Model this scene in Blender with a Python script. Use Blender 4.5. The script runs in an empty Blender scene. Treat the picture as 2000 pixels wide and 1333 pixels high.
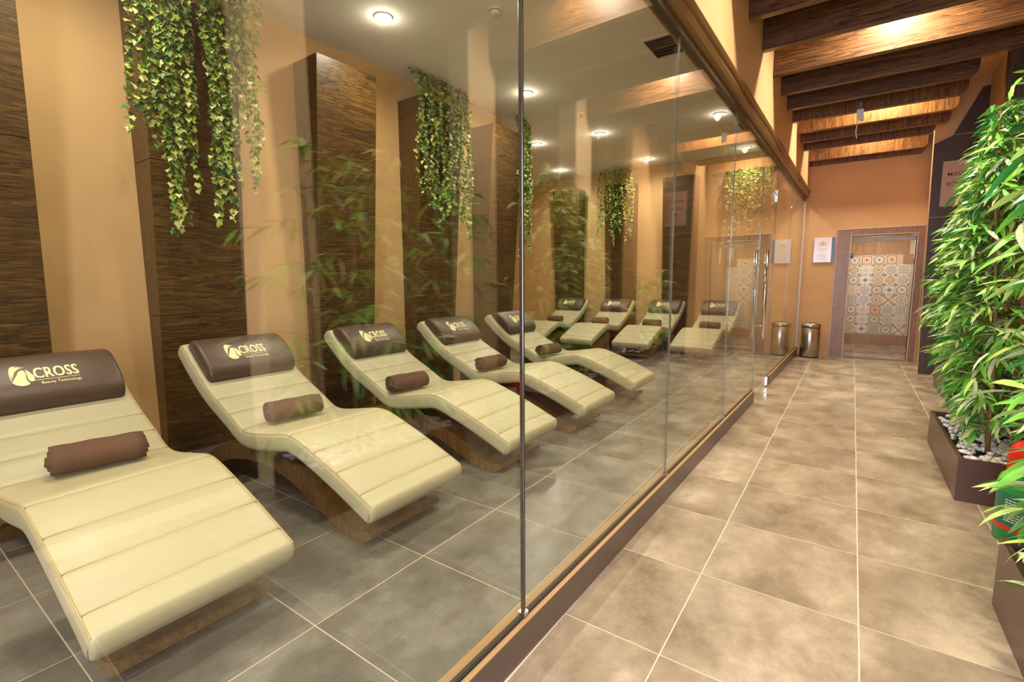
import bpy, bmesh, math, random
from mathutils import Vector, Matrix

SC = bpy.context.scene
COL = SC.collection
random.seed(7)
PI = math.pi

# ------------------------------------------------------------------ camera
CAM_R = Vector((0.818423, -0.574591, -0.005487))
F_PX, YAW, PITCH, ROLL, CH = 943.1149, 0.612, 0.1233, -0.0067, 1.3651
fwd = Vector((-math.sin(YAW) * math.cos(PITCH), math.cos(YAW) * math.cos(PITCH), -math.sin(PITCH)))
rgt = fwd.cross(Vector((0, 0, 1))).normalized()
upv = rgt.cross(fwd)
r2 = rgt * math.cos(ROLL) + upv * math.sin(ROLL)
u2 = upv * math.cos(ROLL) - rgt * math.sin(ROLL)
cam = bpy.data.cameras.new('camera')
cam.sensor_width = 36.0
cam.lens = F_PX / 2000.0 * 36.0
cam.clip_start = 0.02
cam.clip_end = 100
camo = bpy.data.objects.new('camera', cam)
M = Matrix((r2, u2, -fwd)).transposed().to_4x4()
M.translation = Vector((0, 0, CH))
camo.matrix_world = M
COL.objects.link(camo)
SC.camera = camo

# ------------------------------------------------------------------ world, exposure
w = bpy.data.worlds.new('world')
SC.world = w
w.use_nodes = True
w.node_tree.nodes['Background'].inputs[0].default_value = (0.78, 0.86, 1.0, 1)
w.node_tree.nodes['Background'].inputs[1].default_value = 0.9
SC.view_settings.view_transform = 'Standard'
SC.view_settings.look = 'None'
SC.view_settings.gamma = 1
SC.view_settings.use_curve_mapping = False
SC.view_settings.exposure = 0.0
WARM = (1.0, 0.80, 0.55)
WHITE = (1.0, 0.91, 0.76)


def lamp(kind, loc, energy, color, size=0.05, cone=150, blend=1.0, target=None, sy=None):
    l = bpy.data.lights.new('lamp_light', kind)
    l.energy = energy
    l.color = color
    if kind == 'AREA':
        l.shape = 'RECTANGLE' if sy else 'DISK'
        l.size = size
        if sy:
            l.size_y = sy
    else:
        l.shadow_soft_size = size
    if kind == 'SPOT':
        l.spot_size = math.radians(cone)
        l.spot_blend = blend
    o = bpy.data.objects.new('lamp_light', l)
    o.location = loc
    if target is not None:
        o.rotation_euler = (Vector(target) - Vector(loc)).to_track_quat('-Z', 'Y').to_euler()
    COL.objects.link(o)
    return o


CEIL = 3.70      # room ceiling
CCEIL = 3.98     # corridor ceiling
ROOM_LIGHTS = [(-3.56, 3.12), (-3.49, 5.32), (-3.46, 7.42), (-3.42, 9.49), (-4.58, 7.32), (-5.25, 9.32),
               (-1.70, 7.57), (-1.70, 9.72), (-3.56, 0.9), (-1.75, 0.9), (-1.75, 3.1), (-3.56, -1.2), (-1.75, -1.2)]
for (x, y) in ROOM_LIGHTS:
    lamp('SPOT', (x, y, CEIL - 0.035), 118, WHITE, 0.05, 172, 1.0)
    lamp('POINT', (x, y, CEIL - 0.075), 3.2, WHITE, 0.025)  # added fill without a fitting, brightens the ceiling around each downlight
# downlights of the corridor, fitted between the beams
COR_LIGHTS = [(0.2, 1.6), (0.2, 3.55), (0.2, 5.56), (0.2, 7.82), (0.1, 9.5), (0.2, -0.9), (0.2, 0.3)]
for (x, y) in COR_LIGHTS:
    lamp('SPOT', (x, y, CCEIL - 0.05), 190 if y > 9 else (210 if y < 1.7 else 370), (1.0, 0.88, 0.70), 0.07, 172, 1.0)
# washroom behind the doorway
lamp('SPOT', (0.35, 11.6, 2.75), 135, (1.0, 0.9, 0.75), 0.08, 165, 1.0)
# daylight from the glazed lobby behind the photographer
lamp('AREA', (-0.25, -2.3, 1.5), 210, (0.72, 0.76, 1.0), 1.0, target=(-0.6, 1.6, 0.2), sy=2.4)

# ------------------------------------------------------------------ helpers


def tag(o, label=None, cat=None, group=None, kind=None):
    if label:
        o['label'] = label
    if cat:
        o['category'] = cat
    if group:
        o['group'] = group
    if kind:
        o['kind'] = kind
    return o


def link(name, me, mat=None, parent=None, loc=None):
    o = bpy.data.objects.new(name, me)
    COL.objects.link(o)
    if mat is not None and me is not None and len(me.materials) == 0:
        for m in (mat if isinstance(mat, (list, tuple)) else [mat]):
            me.materials.append(m)
    if parent is not None:
        o.parent = parent
    if loc is not None:
        o.location = loc
    return o


def empty(name, loc=(0, 0, 0), rz=0, label=None, cat=None, group=None, kind=None):
    o = bpy.data.objects.new(name, None)
    o.empty_display_size = 0.1
    COL.objects.link(o)
    o.location = loc
    o.rotation_euler = (0, 0, rz)
    tag(o, label, cat, group, kind)
    return o


def mesh_from(name, bm, smooth=False):
    me = bpy.data.meshes.new(name)
    bmesh.ops.recalc_face_normals(bm, faces=bm.faces[:])
    bm.to_mesh(me)
    bm.free()
    if smooth:
        for p in me.polygons:
            p.use_smooth = True
    return me


def add_hex(bm, p):
    """p: 8 points, bottom 4 then top 4, same winding"""
    v = [bm.verts.new(q) for q in p]
    for f in ((0, 3, 2, 1), (4, 5, 6, 7), (0, 1, 5, 4), (1, 2, 6, 5), (2, 3, 7, 6), (3, 0, 4, 7)):
        bm.faces.new([v[i] for i in f])
    return v


def add_box(bm, x0, x1, y0, y1, z0, z1):
    return add_hex(bm, [(x0, y0, z0), (x1, y0, z0), (x1, y1, z0), (x0, y1, z0), (x0, y0, z1), (x1, y0, z1), (x1, y1, z1), (x0, y1, z1)])


def box(name, b, mat, parent=None, bevel=0.0, seg=1):
    bm = bmesh.new()
    add_box(bm, *b)
    if bevel:
        bmesh.ops.bevel(bm, geom=bm.edges[:], offset=bevel, segments=seg, affect='EDGES', profile=0.5)
    return link(name, mesh_from(name, bm), mat, parent)


def add_prism(bm, pts, axis, a, b):
    """extrude polygon; axis 'y': pts=(x,z); 'x': pts=(y,z); 'z': pts=(x,y)"""
    def P(p, t):
        return {'y': (p[0], t, p[1]), 'x': (t, p[0], p[1]), 'z': (p[0], p[1], t)}[axis]
    A = [bm.verts.new(P(p, a)) for p in pts]
    B = [bm.verts.new(P(p, b)) for p in pts]
    n = len(pts)
    for i in range(n):
        bm.faces.new([A[i], A[(i + 1) % n], B[(i + 1) % n], B[i]])
    bm.faces.new(A[::-1])
    bm.faces.new(B)


def add_cyl(bm, c, r, z0, z1, n=24, r2=None):
    r2 = r if r2 is None else r2
    A = [bm.verts.new((c[0] + r * math.cos(2 * PI * i / n), c[1] + r * math.sin(2 * PI * i / n), z0)) for i in range(n)]
    B = [bm.verts.new((c[0] + r2 * math.cos(2 * PI * i / n), c[1] + r2 * math.sin(2 * PI * i / n), z1)) for i in range(n)]
    for i in range(n):
        bm.faces.new([A[i], A[(i + 1) % n], B[(i + 1) % n], B[i]])
    bm.faces.new(A[::-1])
    bm.faces.new(B)


def add_lathe(bm, prof, n=32, c=(0, 0)):
    rings = []
    for (r, z) in prof:
        rings.append([bm.verts.new((c[0] + max(r, 1e-4) * math.cos(2 * PI * i / n), c[1] + max(r, 1e-4) * math.sin(2 * PI * i / n), z)) for i in range(n)])
    for a, b in zip(rings[:-1], rings[1:]):
        for i in range(n):
            bm.faces.new([a[i], a[(i + 1) % n], b[(i + 1) % n], b[i]])
    bm.faces.new(rings[0][::-1])
    bm.faces.new(rings[-1])


def add_tube(bm, pts, r, n=6):
    pts = [Vector(p) for p in pts]
    rings = []
    for i, p in enumerate(pts):
        d = (pts[min(i + 1, len(pts) - 1)] - pts[max(i - 1, 0)]).normalized()
        a = d.cross(Vector((0, 0, 1)))
        if a.length < 1e-3:
            a = d.cross(Vector((1, 0, 0)))
        a.normalize()
        b = d.cross(a)
        rr = r[i] if isinstance(r, (list, tuple)) else r
        rings.append([bm.verts.new(p + rr * (math.cos(2 * PI * k / n) * a + math.sin(2 * PI * k / n) * b)) for k in range(n)])
    for a, b in zip(rings[:-1], rings[1:]):
        for k in range(n):
            bm.faces.new([a[k], a[(k + 1) % n], b[(k + 1) % n], b[k]])
    bm.faces.new(rings[0][::-1])
    bm.faces.new(rings[-1])


# ------------------------------------------------------------------ materials
def srgb(c):
    return tuple(((v / 255) / 12.92 if v / 255 <= 0.04045 else ((v / 255 + 0.055) / 1.055) ** 2.4) for v in c) + (1,)


class NT:
    def __init__(s, name):
        s.m = bpy.data.materials.new(name)
        s.m.use_nodes = True
        s.t = s.m.node_tree
        s.b = s.t.nodes['Principled BSDF']

    def n(s, typ, **kw):
        nd = s.t.nodes.new(typ)
        for k, v in kw.items():
            if k.startswith('i_'):
                nd.inputs[int(k[2:])].default_value = v
            else:
                setattr(nd, k, v)
        return nd

    def l(s, a, b):
        s.t.links.new(a, b)

    def math(s, op, a, b=None, clamp=False):
        nd = s.n('ShaderNodeMath', operation=op, use_clamp=clamp)
        for i, v in enumerate((a, b)):
            if v is None:
                continue
            if isinstance(v, (int, float)):
                nd.inputs[i].default_value = v
            else:
                s.l(v, nd.inputs[i])
        return nd.outputs[0]

    def mix(s, f, a, b):
        nd = s.n('ShaderNodeMix', data_type='RGBA')
        for i, v in ((0, f), (6, a), (7, b)):
            if isinstance(v, (int, float, tuple)):
                nd.inputs[i].default_value = v
            else:
                s.l(v, nd.inputs[i])
        return nd.outputs[2]

    def ramp(s, f, stops):
        nd = s.n('ShaderNodeValToRGB')
        el = nd.color_ramp.elements
        el[0].position, el[0].color = stops[0]
        el[1].position, el[1].color = stops[-1]
        for p, c in stops[1:-1]:
            e = el.new(p)
            e.color = c
        s.l(f, nd.inputs[0])
        return nd.outputs[0]


def plain(name, c, rough=0.5, metal=0.0, bump=0.0, bscale=300, var=0.0, spec=None):
    t = NT(name)
    t.b.inputs['Base Color'].default_value = srgb(c)
    t.b.inputs['Roughness'].default_value = rough
    t.b.inputs['Metallic'].default_value = metal
    if spec is not None:
        t.b.inputs['Specular IOR Level'].default_value = spec
    tc = t.n('ShaderNodeTexCoord')
    if var:
        nz = t.n('ShaderNodeTexNoise')
        nz.inputs['Scale'].default_value = 3
        nz.inputs['Detail'].default_value = 4
        t.l(tc.outputs['Object'], nz.inputs[0])
        lo = tuple(v * (1 - var) for v in srgb(c)[:3]) + (1,)
        hi = tuple(min(1, v * (1 + var)) for v in srgb(c)[:3]) + (1,)
        t.l(t.ramp(nz.outputs[0], [(0.3, lo), (0.7, hi)]), t.b.inputs['Base Color'])
    if bump:
        nz = t.n('ShaderNodeTexNoise')
        nz.inputs['Scale'].default_value = bscale
        nz.inputs['Detail'].default_value = 3
        t.l(tc.outputs['Object'], nz.inputs[0])
        bp = t.n('ShaderNodeBump')
        bp.inputs['Strength'].default_value = bump
        bp.inputs['Distance'].default_value = 0.002
        t.l(nz.outputs[0], bp.inputs['Height'])
        t.l(bp.outputs[0], t.b.inputs['Normal'])
    return t.m


def wood(name, dark, mid, light, grain='x', rough=0.35, fine=60.0):
    t = NT(name)
    geo = t.n('ShaderNodeNewGeometry')
    oi = t.n('ShaderNodeObjectInfo')
    sep = t.n('ShaderNodeSeparateXYZ')
    t.l(geo.outputs['Position'], sep.inputs[0])
    off = t.math('MULTIPLY', oi.outputs['Random'], 13.0)
    comb = t.n('ShaderNodeCombineXYZ')
    along = {'x': 0, 'y': 1, 'z': 2}[grain]
    for i in range(3):
        t.l(t.math('ADD', t.math('MULTIPLY', sep.outputs[i], 1.2 if i == along else 14.0), off), comb.inputs[i])
    n1 = t.n('ShaderNodeTexNoise')
    n1.inputs['Scale'].default_value = 1.0
    n1.inputs['Detail'].default_value = 6
    n1.inputs['Distortion'].default_value = 0.9
    t.l(comb.outputs[0], n1.inputs[0])
    comb2 = t.n('ShaderNodeCombineXYZ')
    for i in range(3):
        t.l(t.math('ADD', t.math('MULTIPLY', sep.outputs[i], 3.0 if i == along else fine * 2.2), off), comb2.inputs[i])
    n2 = t.n('ShaderNodeTexNoise')
    n2.inputs['Scale'].default_value = 1.0
    n2.inputs['Detail'].default_value = 3
    t.l(comb2.outputs[0], n2.inputs[0])
    # contour lines of the stretched noise give cathedral figures
    rings = t.math('FRACT', t.math('MULTIPLY', n1.outputs[0], 9.0))
    rings = t.math('POWER', rings, 3.0)
    s = t.math('ADD', t.math('MULTIPLY', rings, -0.33), t.math('ADD', t.math('MULTIPLY', n2.outputs[0], 0.75), t.math('MULTIPLY', n1.outputs[0], 0.35)), True)
    c = t.ramp(s, [(0.18, srgb(dark)), (0.5, srgb(mid)), (0.78, srgb(light))])
    t.l(c, t.b.inputs['Base Color'])
    t.b.inputs['Roughness'].default_value = rough
    bp = t.n('ShaderNodeBump')
    bp.inputs['Strength'].default_value = 0.15
    bp.inputs['Distance'].default_value = 0.001
    t.l(n2.outputs[0], bp.inputs['Height'])
    t.l(bp.outputs[0], t.b.inputs['Normal'])
    return t.m


def tile_mat(name, a, b, c, rough=(0.16, 0.42)):
    t = NT(name)
    geo = t.n('ShaderNodeNewGeometry')
    oi = t.n('ShaderNodeObjectInfo')
    vm = t.n('ShaderNodeVectorMath', operation='MULTIPLY_ADD')
    vm.inputs[1].default_value = (1, 1, 1)
    cmb = t.n('ShaderNodeCombineXYZ')
    for i in range(3):
        t.l(t.math('MULTIPLY', oi.outputs['Random'], 17.0 + 5 * i), cmb.inputs[i])
    t.l(geo.outputs['Position'], vm.inputs[0])
    t.l(cmb.outputs[0], vm.inputs[2])
    mp = t.n('ShaderNodeMapping')
    mp.inputs['Scale'].default_value = (1.3, 1.0, 1)
    t.l(vm.outputs[0], mp.inputs[0])
    n1 = t.n('ShaderNodeTexNoise')
    n1.inputs['Scale'].default_value = 2.4
    n1.inputs['Detail'].default_value = 2.5
    n1.inputs['Roughness'].default_value = 0.5
    t.l(mp.outputs[0], n1.inputs[0])
    n2 = t.n('ShaderNodeTexNoise')
    n2.inputs['Scale'].default_value = 11
    n2.inputs['Detail'].default_value = 10
    n2.inputs['Roughness'].default_value = 0.78
    t.l(mp.outputs[0], n2.inputs[0])
    s = t.math('ADD', t.math('MULTIPLY', n1.outputs[0], 0.55), t.math('MULTIPLY', n2.outputs[0], 0.45))
    col = t.ramp(s, [(0.27, srgb(a)), (0.5, srgb(b)), (0.74, srgb(c))])
    t.l(col, t.b.inputs['Base Color'])
    mr = t.n('ShaderNodeMapRange')
    mr.inputs[1].default_value = 0.3
    mr.inputs[2].default_value = 0.7
    mr.inputs[3].default_value = rough[0]
    mr.inputs[4].default_value = rough[1]
    t.l(n1.outputs[0], mr.inputs[0])
    t.l(mr.outputs[0], t.b.inputs['Roughness'])
    bp = t.n('ShaderNodeBump')
    bp.inputs['Strength'].default_value = 0.06
    bp.inputs['Distance'].default_value = 0.002
    t.l(n2.outputs[0], bp.inputs['Height'])
    t.l(bp.outputs[0], t.b.inputs['Normal'])
    return t.m


def emit(name, c, st):
    t = NT(name)
    t.b.inputs['Base Color'].default_value = srgb(c)
    t.b.inputs['Emission Color'].default_value = srgb(c)
    t.b.inputs['Emission Strength'].default_value = st
    return t.m


def glass_mat(name, tint=(0.955, 0.96, 0.91, 1), f0=0.062):
    """two-sided thin glazing: mirror reflection by Schlick's law, tinted transmission"""
    t = NT(name)
    t.t.nodes.remove(t.b)
    out = [n for n in t.t.nodes if n.type == 'OUTPUT_MATERIAL'][0]
    geo = t.n('ShaderNodeNewGeometry')
    dp = t.n('ShaderNodeVectorMath', operation='DOT_PRODUCT')
    t.l(geo.outputs['Incoming'], dp.inputs[0])
    t.l(geo.outputs['Normal'], dp.inputs[1])
    f = t.math('POWER', t.math('SUBTRACT', 1.0, t.math('ABSOLUTE', dp.outputs['Value']), True), 5.0)
    f = t.math('ADD', t.math('MULTIPLY', f, 1 - f0), f0, True)
    tr = t.n('ShaderNodeBsdfTransparent')
    tr.inputs[0].default_value = tint
    gl = t.n('ShaderNodeBsdfGlossy')
    gl.inputs['Roughness'].default_value = 0.0
    gl.inputs[0].default_value = (1, 1, 1, 1)
    mx = t.n('ShaderNodeMixShader')
    t.l(f, mx.inputs[0])
    t.l(tr.outputs[0], mx.inputs[1])
    t.l(gl.outputs[0], mx.inputs[2])
    t.l(mx.outputs[0], out.inputs[0])
    return t.m


M_plaster = plain('ochre_plaster', (206, 168, 116), 0.7, bump=0.25, bscale=90, var=0.04)
M_plaster_cor = plain('apricot_plaster', (205, 160, 112), 0.65, bump=0.2, bscale=90, var=0.04)
M_pilaster_lit = plain('pilaster_plaster_lit', (236, 204, 162), 0.6, bump=0.15, bscale=90, var=0.03)  # plaster lightened in colour, replacing lamp light that the beams cut off
M_ceil = plain('ceiling_paint', (232, 227, 215), 0.8, var=0.03)
M_wood_y = wood('dark_veneer_y', (37, 26, 12), (76, 55, 26), (124, 92, 42), 'y')
M_wood_x = wood('dark_veneer_x', (37, 26, 12), (76, 55, 26), (124, 92, 42), 'x')
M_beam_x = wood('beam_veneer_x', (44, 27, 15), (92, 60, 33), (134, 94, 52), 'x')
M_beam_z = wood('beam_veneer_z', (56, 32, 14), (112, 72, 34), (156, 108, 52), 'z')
M_wood_z = wood('dark_veneer_z', (30, 18, 12), (62, 40, 26), (88, 58, 38), 'z')
M_base = wood('walnut_base', (66, 46, 20), (106, 76, 36), (134, 100, 52), 'z', 0.3, 30)
M_base2 = wood('dark_walnut_box', (40, 25, 14), (68, 44, 24), (88, 58, 34), 'x', 0.3, 30)
M_tile = tile_mat('stone_look_tile', (100, 86, 70), (145, 129, 108), (188, 171, 147))
M_tile_dim = tile_mat('stone_look_tile_dim', (62, 61, 58), (97, 96, 91), (142, 141, 135))  # same tile, with the room's dimmer light darkened into its colour
M_grout = plain('pale_grout', (204, 190, 162), 0.8)
M_glass = glass_mat('clear_glazing')
M_edge = plain('glass_edge', (116, 114, 106), 0.15, 0.3)
M_edge_dark = plain('joint_strip', (92, 88, 84), 0.2, 0.8)
M_chrome = plain('chrome', (215, 212, 206), 0.12, 1.0)
M_steel = plain('brushed_steel', (190, 180, 165), 0.28, 1.0, bump=0.05, bscale=200)
M_trim = plain('satin_trim', (206, 190, 180), 0.5, 0.25)
M_black = plain('black_rubber', (22, 20, 18), 0.5)
M_brass = plain('brass_rail', (132, 104, 62), 0.32, 0.75)
M_brass_d = plain('dark_bronze', (70, 56, 30), 0.4, 0.6)
M_kerb = plain('brown_kerb_paint', (106, 88, 80), 0.38, var=0.05)
M_kerbtop = plain('tan_kerb_sheen', (160, 128, 86), 0.4)  # reflected light on the kerb top, put into its colour as tan
M_cream = plain('cream_leatherette', (178, 171, 140), 0.42, bump=0.06, bscale=500)
M_seam = plain('seam_thread', (176, 158, 108), 0.6)
M_pillow = plain('brown_leatherette', (78, 60, 50), 0.40, bump=0.06, bscale=400)
M_logo = plain('cream_print', (240, 226, 178), 0.6)
M_towel = plain('brown_terry', (98, 70, 52), 0.95, bump=0.9, bscale=420)
M_stone = plain('dark_granite', (66, 50, 42), 0.35, bump=0.3, bscale=120, var=0.12)
M_ftile = wood('wood_look_tile', (112, 78, 52), (142, 102, 70), (162, 120, 86), 'z', 0.35, 40)
M_white = plain('white_plastic', (226, 220, 208), 0.45)
M_gray = plain('gray_plastic', (120, 116, 112), 0.5)
M_planter = plain('brown_planter', (86, 62, 52), 0.33, var=0.06)
M_soil = plain('dark_soil', (40, 30, 22), 0.9)
M_pebble = plain('white_pebble', (242, 234, 228), 0.5, var=0.08)
M_lens = emit('lamp_lens', (255, 236, 205), 30)
M_stem = plain('bamboo_cane', (150, 112, 66), 0.5, var=0.15)
LEAF = [plain('leaf_bright', (112, 184, 52), 0.5, var=0.12), plain('leaf_yellow', (176, 206, 104), 0.42, var=0.1),
        plain('leaf_deep', (60, 140, 62), 0.42, var=0.15), plain('leaf_pale', (190, 204, 156), 0.45, var=0.1)]
IVY = [plain('ivy_green', (76, 118, 42), 0.5, var=0.15), plain('ivy_lime', (146, 166, 66), 0.5, var=0.12),
       plain('ivy_cream', (196, 200, 128), 0.5, var=0.1), plain('ivy_dark', (44, 84, 34), 0.5, var=0.15)]
for m in LEAF + IVY:
    m.node_tree.nodes['Principled BSDF'].inputs['Transmission Weight'].default_value = 0.0
M_vine = plain('ivy_vine', (120, 112, 44), 0.6)


def gx(y):            # line of the glass partition on plan
    return -0.94 + 0.015 * y


def xw(y):            # line of the room's left wall on plan
    return -4.55 + 0.04 * y


def wallbox(bm, s0, s1, n0, n1, z0, z1, f=gx):
    """box following the skewed plan line f(y); n = offset towards +x"""
    add_hex(bm, [(f(s0) + n0, s0, z0), (f(s0) + n1, s0, z0), (f(s1) + n1, s1, z0), (f(s1) + n0, s1, z0),
                 (f(s0) + n0, s0, z1), (f(s0) + n1, s0, z1), (f(s1) + n1, s1, z1), (f(s1) + n0, s1, z1)])


def wobj(name, args, mat, parent=None, f=gx, bevel=0):
    bm = bmesh.new()
    wallbox(bm, *args, f=f)
    if bevel:
        bmesh.ops.bevel(bm, geom=bm.edges[:], offset=bevel, segments=2, affect='EDGES', profile=0.5)
    return link(name, mesh_from(name, bm), mat, parent)


YB = -2.4   # back of what is built
YE = 10.2   # end wall
# ------------------------------------------------------------------ floor
fl = box('floor', (-7.4, 1.6, YB, 12.7, -0.06, -0.0009), M_grout)
tag(fl, 'pale grout bed under square stone-look floor tiles', 'floor', kind='structure')
tile_cache = {}


def tile(x0, x1, y0, y1, mat):
    k = (round(x1 - x0, 3), round(y1 - y0, 3), mat.name)
    if k not in tile_cache:
        bm = bmesh.new()
        a, b = k[0] / 2 - 0.0015, k[1] / 2 - 0.0015
        add_hex(bm, [(-a, -b, -0.010), (a, -b, -0.010), (a, b, -0.010), (-a, b, -0.010),
                     (-a + .001, -b + .001, 0), (a - .001, -b + .001, 0), (a - .001, b - .001, 0), (-a + .001, b - .001, 0)])
        me = mesh_from('tile', bm)
        me.materials.append(mat)
        tile_cache[k] = me
    return link('tile', tile_cache[k], None, fl, ((x0 + x1) / 2, (y0 + y1) / 2, 0))


cols = [(-0.885, -0.493), (-0.493, 0.107), (0.107, 0.707), (0.707, 1.307)]
for n in range(-7, 15):
    y0 = 1.63 + .6 * n
    y1 = min(y0 + .6, YE)
    if y1 - y0 < 0.05 or y1 < YB:
        continue
    for (a, b) in cols:
        if n < -2 and a > 0.5:
            continue
        tile(a, b, y0, y1, M_tile)
for n in range(-5, 16):
    y0 = 1.0 + .6 * n
    y1 = min(y0 + .6, YE)
    if y1 - y0 < 0.05:
        continue
    for k in range(-9, 2):
        a = -1.675 + .6 * k
        b = min(a + .6, gx(y0) - 0.06)
        if y1 < 5.9 and b < -4.6:
            continue
        if b - a > 0.04:
            tile(a, b, y0, y1, M_tile_dim)
for n in range(4):
    y0 = YE + 0.12 + .6 * n
    for (a, b) in [(-0.493, 0.107), (0.107, 0.707), (0.707, 1.307)]:
        tile(a, b, y0, y0 + .6, M_tile)

# ------------------------------------------------------------------ walls and ceilings


def struct(o, label=None):
    o['kind'] = 'structure'
    if label:
        o['label'] = label
    return o


struct(wobj('wall_left', (YB, 5.9, -0.15, 0.0, -0.05, CEIL), M_plaster, f=xw), 'ochre plaster wall behind the near row of loungers')
struct(box('wall_recess', (-7.4, xw(5.9) - 0.15, 5.75, 5.9, -0.05, CEIL), M_plaster), 'ochre return wall of the deeper part of the room')
struct(box('wall_outer', (-7.5, -7.35, 5.75, 10.4, -0.05, CEIL), M_plaster))
struct(box('wall_near', (-4.8, -0.95, YB - 0.12, YB, -0.05, CEIL), M_plaster))
# end wall with the doorway
OX0, OX1, OZ = -0.065, 0.80, 2.09
wf = empty('wall_far', (0, 0, 0))
struct(wf, 'apricot plaster end wall with the tiled doorway')
box('plaster', (-7.4, gx(YE) - 0.02, YE, YE + 0.12, -0.05, CCEIL), M_plaster, wf)
box('plaster', (gx(YE) - 0.02, OX0 - 0.0, YE, YE + 0.12, -0.05, CCEIL), M_plaster_cor, wf)
box('plaster', (OX1, 1.5, YE, YE + 0.12, -0.05, CCEIL), M_plaster_cor, wf)
box('plaster', (OX0, OX1, YE, YE + 0.12, OZ, CCEIL), M_plaster_cor, wf)
struct(box('ceiling', (-7.5, -1.0, YB, YE, CEIL, CEIL + 0.1), M_ceil), 'greyish cream ceiling of the relaxation room')
struct(box('ceiling_corridor', (-1.0, 1.7, YB, YE + 0.1, CCEIL, CCEIL + 0.1), M_plaster_cor), 'tan ceiling above the corridor beams')
struct(wobj('wall_bulkhead', (YB, YE, -0.14, 0.045, 2.88, CCEIL + 0.02), M_plaster_cor), 'apricot plaster bulkhead above the glass partition')
struct(box('wall_right', (1.5, 1.62, YB, 6.62, -0.05, CCEIL), M_wood_z), 'dark wood wall behind the corridor planters')
struct(box('wall_right_plaster', (1.30, 1.5, 6.62, 9.0, -0.05, CCEIL), M_plaster_cor))
for i, (a, b) in enumerate([(-0.44, -0.05), (1.56, 1.95), (3.56, 3.95), (5.57, 5.98)]):
    struct(box('trim_%d' % (i + 3), (1.24, 1.5, a, b, -0.02, CCEIL), M_pilaster_lit, bevel=0.006), 'tan plaster pilaster on the corridor wall')
# block with the granite face
ws = empty('wall_stone')
struct(ws, 'plaster block with stepped dark granite cladding')
bm = bmesh.new()
add_hex(bm, [(0.852, 9.0, -.02), (1.5, 9.0, -.02), (1.5, YE, -.02), (0.945, YE, -.02), (0.775, 9.0, CCEIL), (1.5, 9.0, CCEIL), (1.5, YE, CCEIL), (0.865, YE, CCEIL)])
link('plaster', mesh_from('plaster', bm), M_plaster_cor, ws)
bm = bmesh.new()
add_prism(bm, [(0.852, 0.0), (1.45, 0.0), (1.45, 3.87), (1.226, 3.84), (0.975, 3.27), (0.79, 3.19)], 'y', 8.975, 9.0)
link('granite_slab', mesh_from('granite_slab', bm), M_stone, ws)
for z in (1.1, 2.2, 3.28):
    box('joint', (0.854 - 0.0194 * z if z < 3.2 else 0.99, 1.45, 8.972, 8.976, z, z + 0.004), M_grout, ws)

# ------------------------------------------------------------------ glass partition
GB, GT = 0.135, 2.76
kerb = empty('trim_kerb')
struct(kerb, 'brown painted kerb under the glass wall')
for (a, b) in [(YB, 5.88), (6.92, YE)]:
    wobj('kerb_body', (a, b, -0.042, 0.03, -0.02, GB - 0.006), M_kerb, kerb, bevel=0.004)
    wobj('kerb_top_sheen', (a, b, -0.048, 0.031, GB - 0.006, GB), M_kerbtop, kerb)
    wobj('glazing_channel', (a, b, -0.011, 0.011, GB, GB + 0.008), M_black, kerb)
rail = empty('trim_rail')
struct(rail, 'bronze head rail above the glass wall')
bm = bmesh.new()
sec = [(-0.05, 2.76), (0.012, 2.76), (0.012, 2.79), (0.05, 2.80), (0.062, 2.83), (0.062, 2.845), (0.045, 2.85), (0.045, 2.862), (0.068, 2.872), (0.075, 2.89), (0.075, 2.905), (-0.05, 2.905)]
A = [bm.verts.new((gx(YB) + n, YB, z)) for n, z in sec]
B = [bm.verts.new((gx(YE) + n, YE, z)) for n, z in sec]
for i in range(len(sec)):
    j = (i + 1) % len(sec)
    bm.faces.new([A[i], A[j], B[j], B[i]])
bm.faces.new(A[::-1])
bm.faces.new(B)
link('rail_moulding', mesh_from('rail_moulding', bm), M_brass, rail)
wobj('lower_channel', (YB, YE, -0.02, 0.02, 2.735, 2.762), M_brass_d, rail)
wobj('wall_profile', (YE - 0.03, YE - 0.002, -0.015, 0.02, GB, 2.74), M_trim, rail)
seams = [(-2.3, -0.2, 'window_1'), (-0.2, 1.37, 'window_2'), (1.37, 2.95, 'window_3'), (2.95, 4.5, 'window_4'), (4.5, 5.9, 'window_5'), (6.9, 8.4, 'window_6'), (8.4, YE - 0.03, 'window_7')]
for a, b, nm in seams:
    p = empty(nm)
    struct(p, 'clear glass pane of the partition')
    wobj('pane', (a + 0.004, b - 0.004, -0.006, 0.006, GB, GT), M_glass, p)
    wobj('polished_edge', (b - 0.0022, b - 0.0005, -0.006, 0.006, GB, 2.74), M_edge, p)
    wobj('polished_edge', (a + 0.0005, a + 0.0022, -0.006, 0.006, GB, 2.74), M_edge, p)
    if nm == 'window_2':
        wobj('joint_profile', (b - 0.0048, b + 0.0048, -0.008, 0.008, GB, 2.74), M_edge_dark, p, bevel=0.002)
    if b < 5:
        wobj('corner_clip', (b - 0.014, b + 0.014, -0.014, 0.014, GB + 0.006, GB + 0.02), M_chrome, p)
p = empty('window_8')
struct(p, 'glass transom above the glass door')
wobj('pane', (5.906, 6.894, -0.006, 0.006, 2.40, GT), M_glass, p)
wobj('polished_edge', (5.906, 6.894, -0.006, 0.006, 2.396, 2.40), M_edge, p)
wobj('polished_edge', (5.896, 5.904, -0.006, 0.006, 2.40, 2.74), M_edge, p)
d = empty('door_1')
struct(d, 'frameless glass door with tubular chrome handles')
wobj('pane', (5.91, 6.89, -0.006, 0.006, 0.012, 2.385), M_glass, d)
wobj('polished_edge', (5.907, 5.911, -0.006, 0.006, 0.012, 2.385), M_edge, d)
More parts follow.
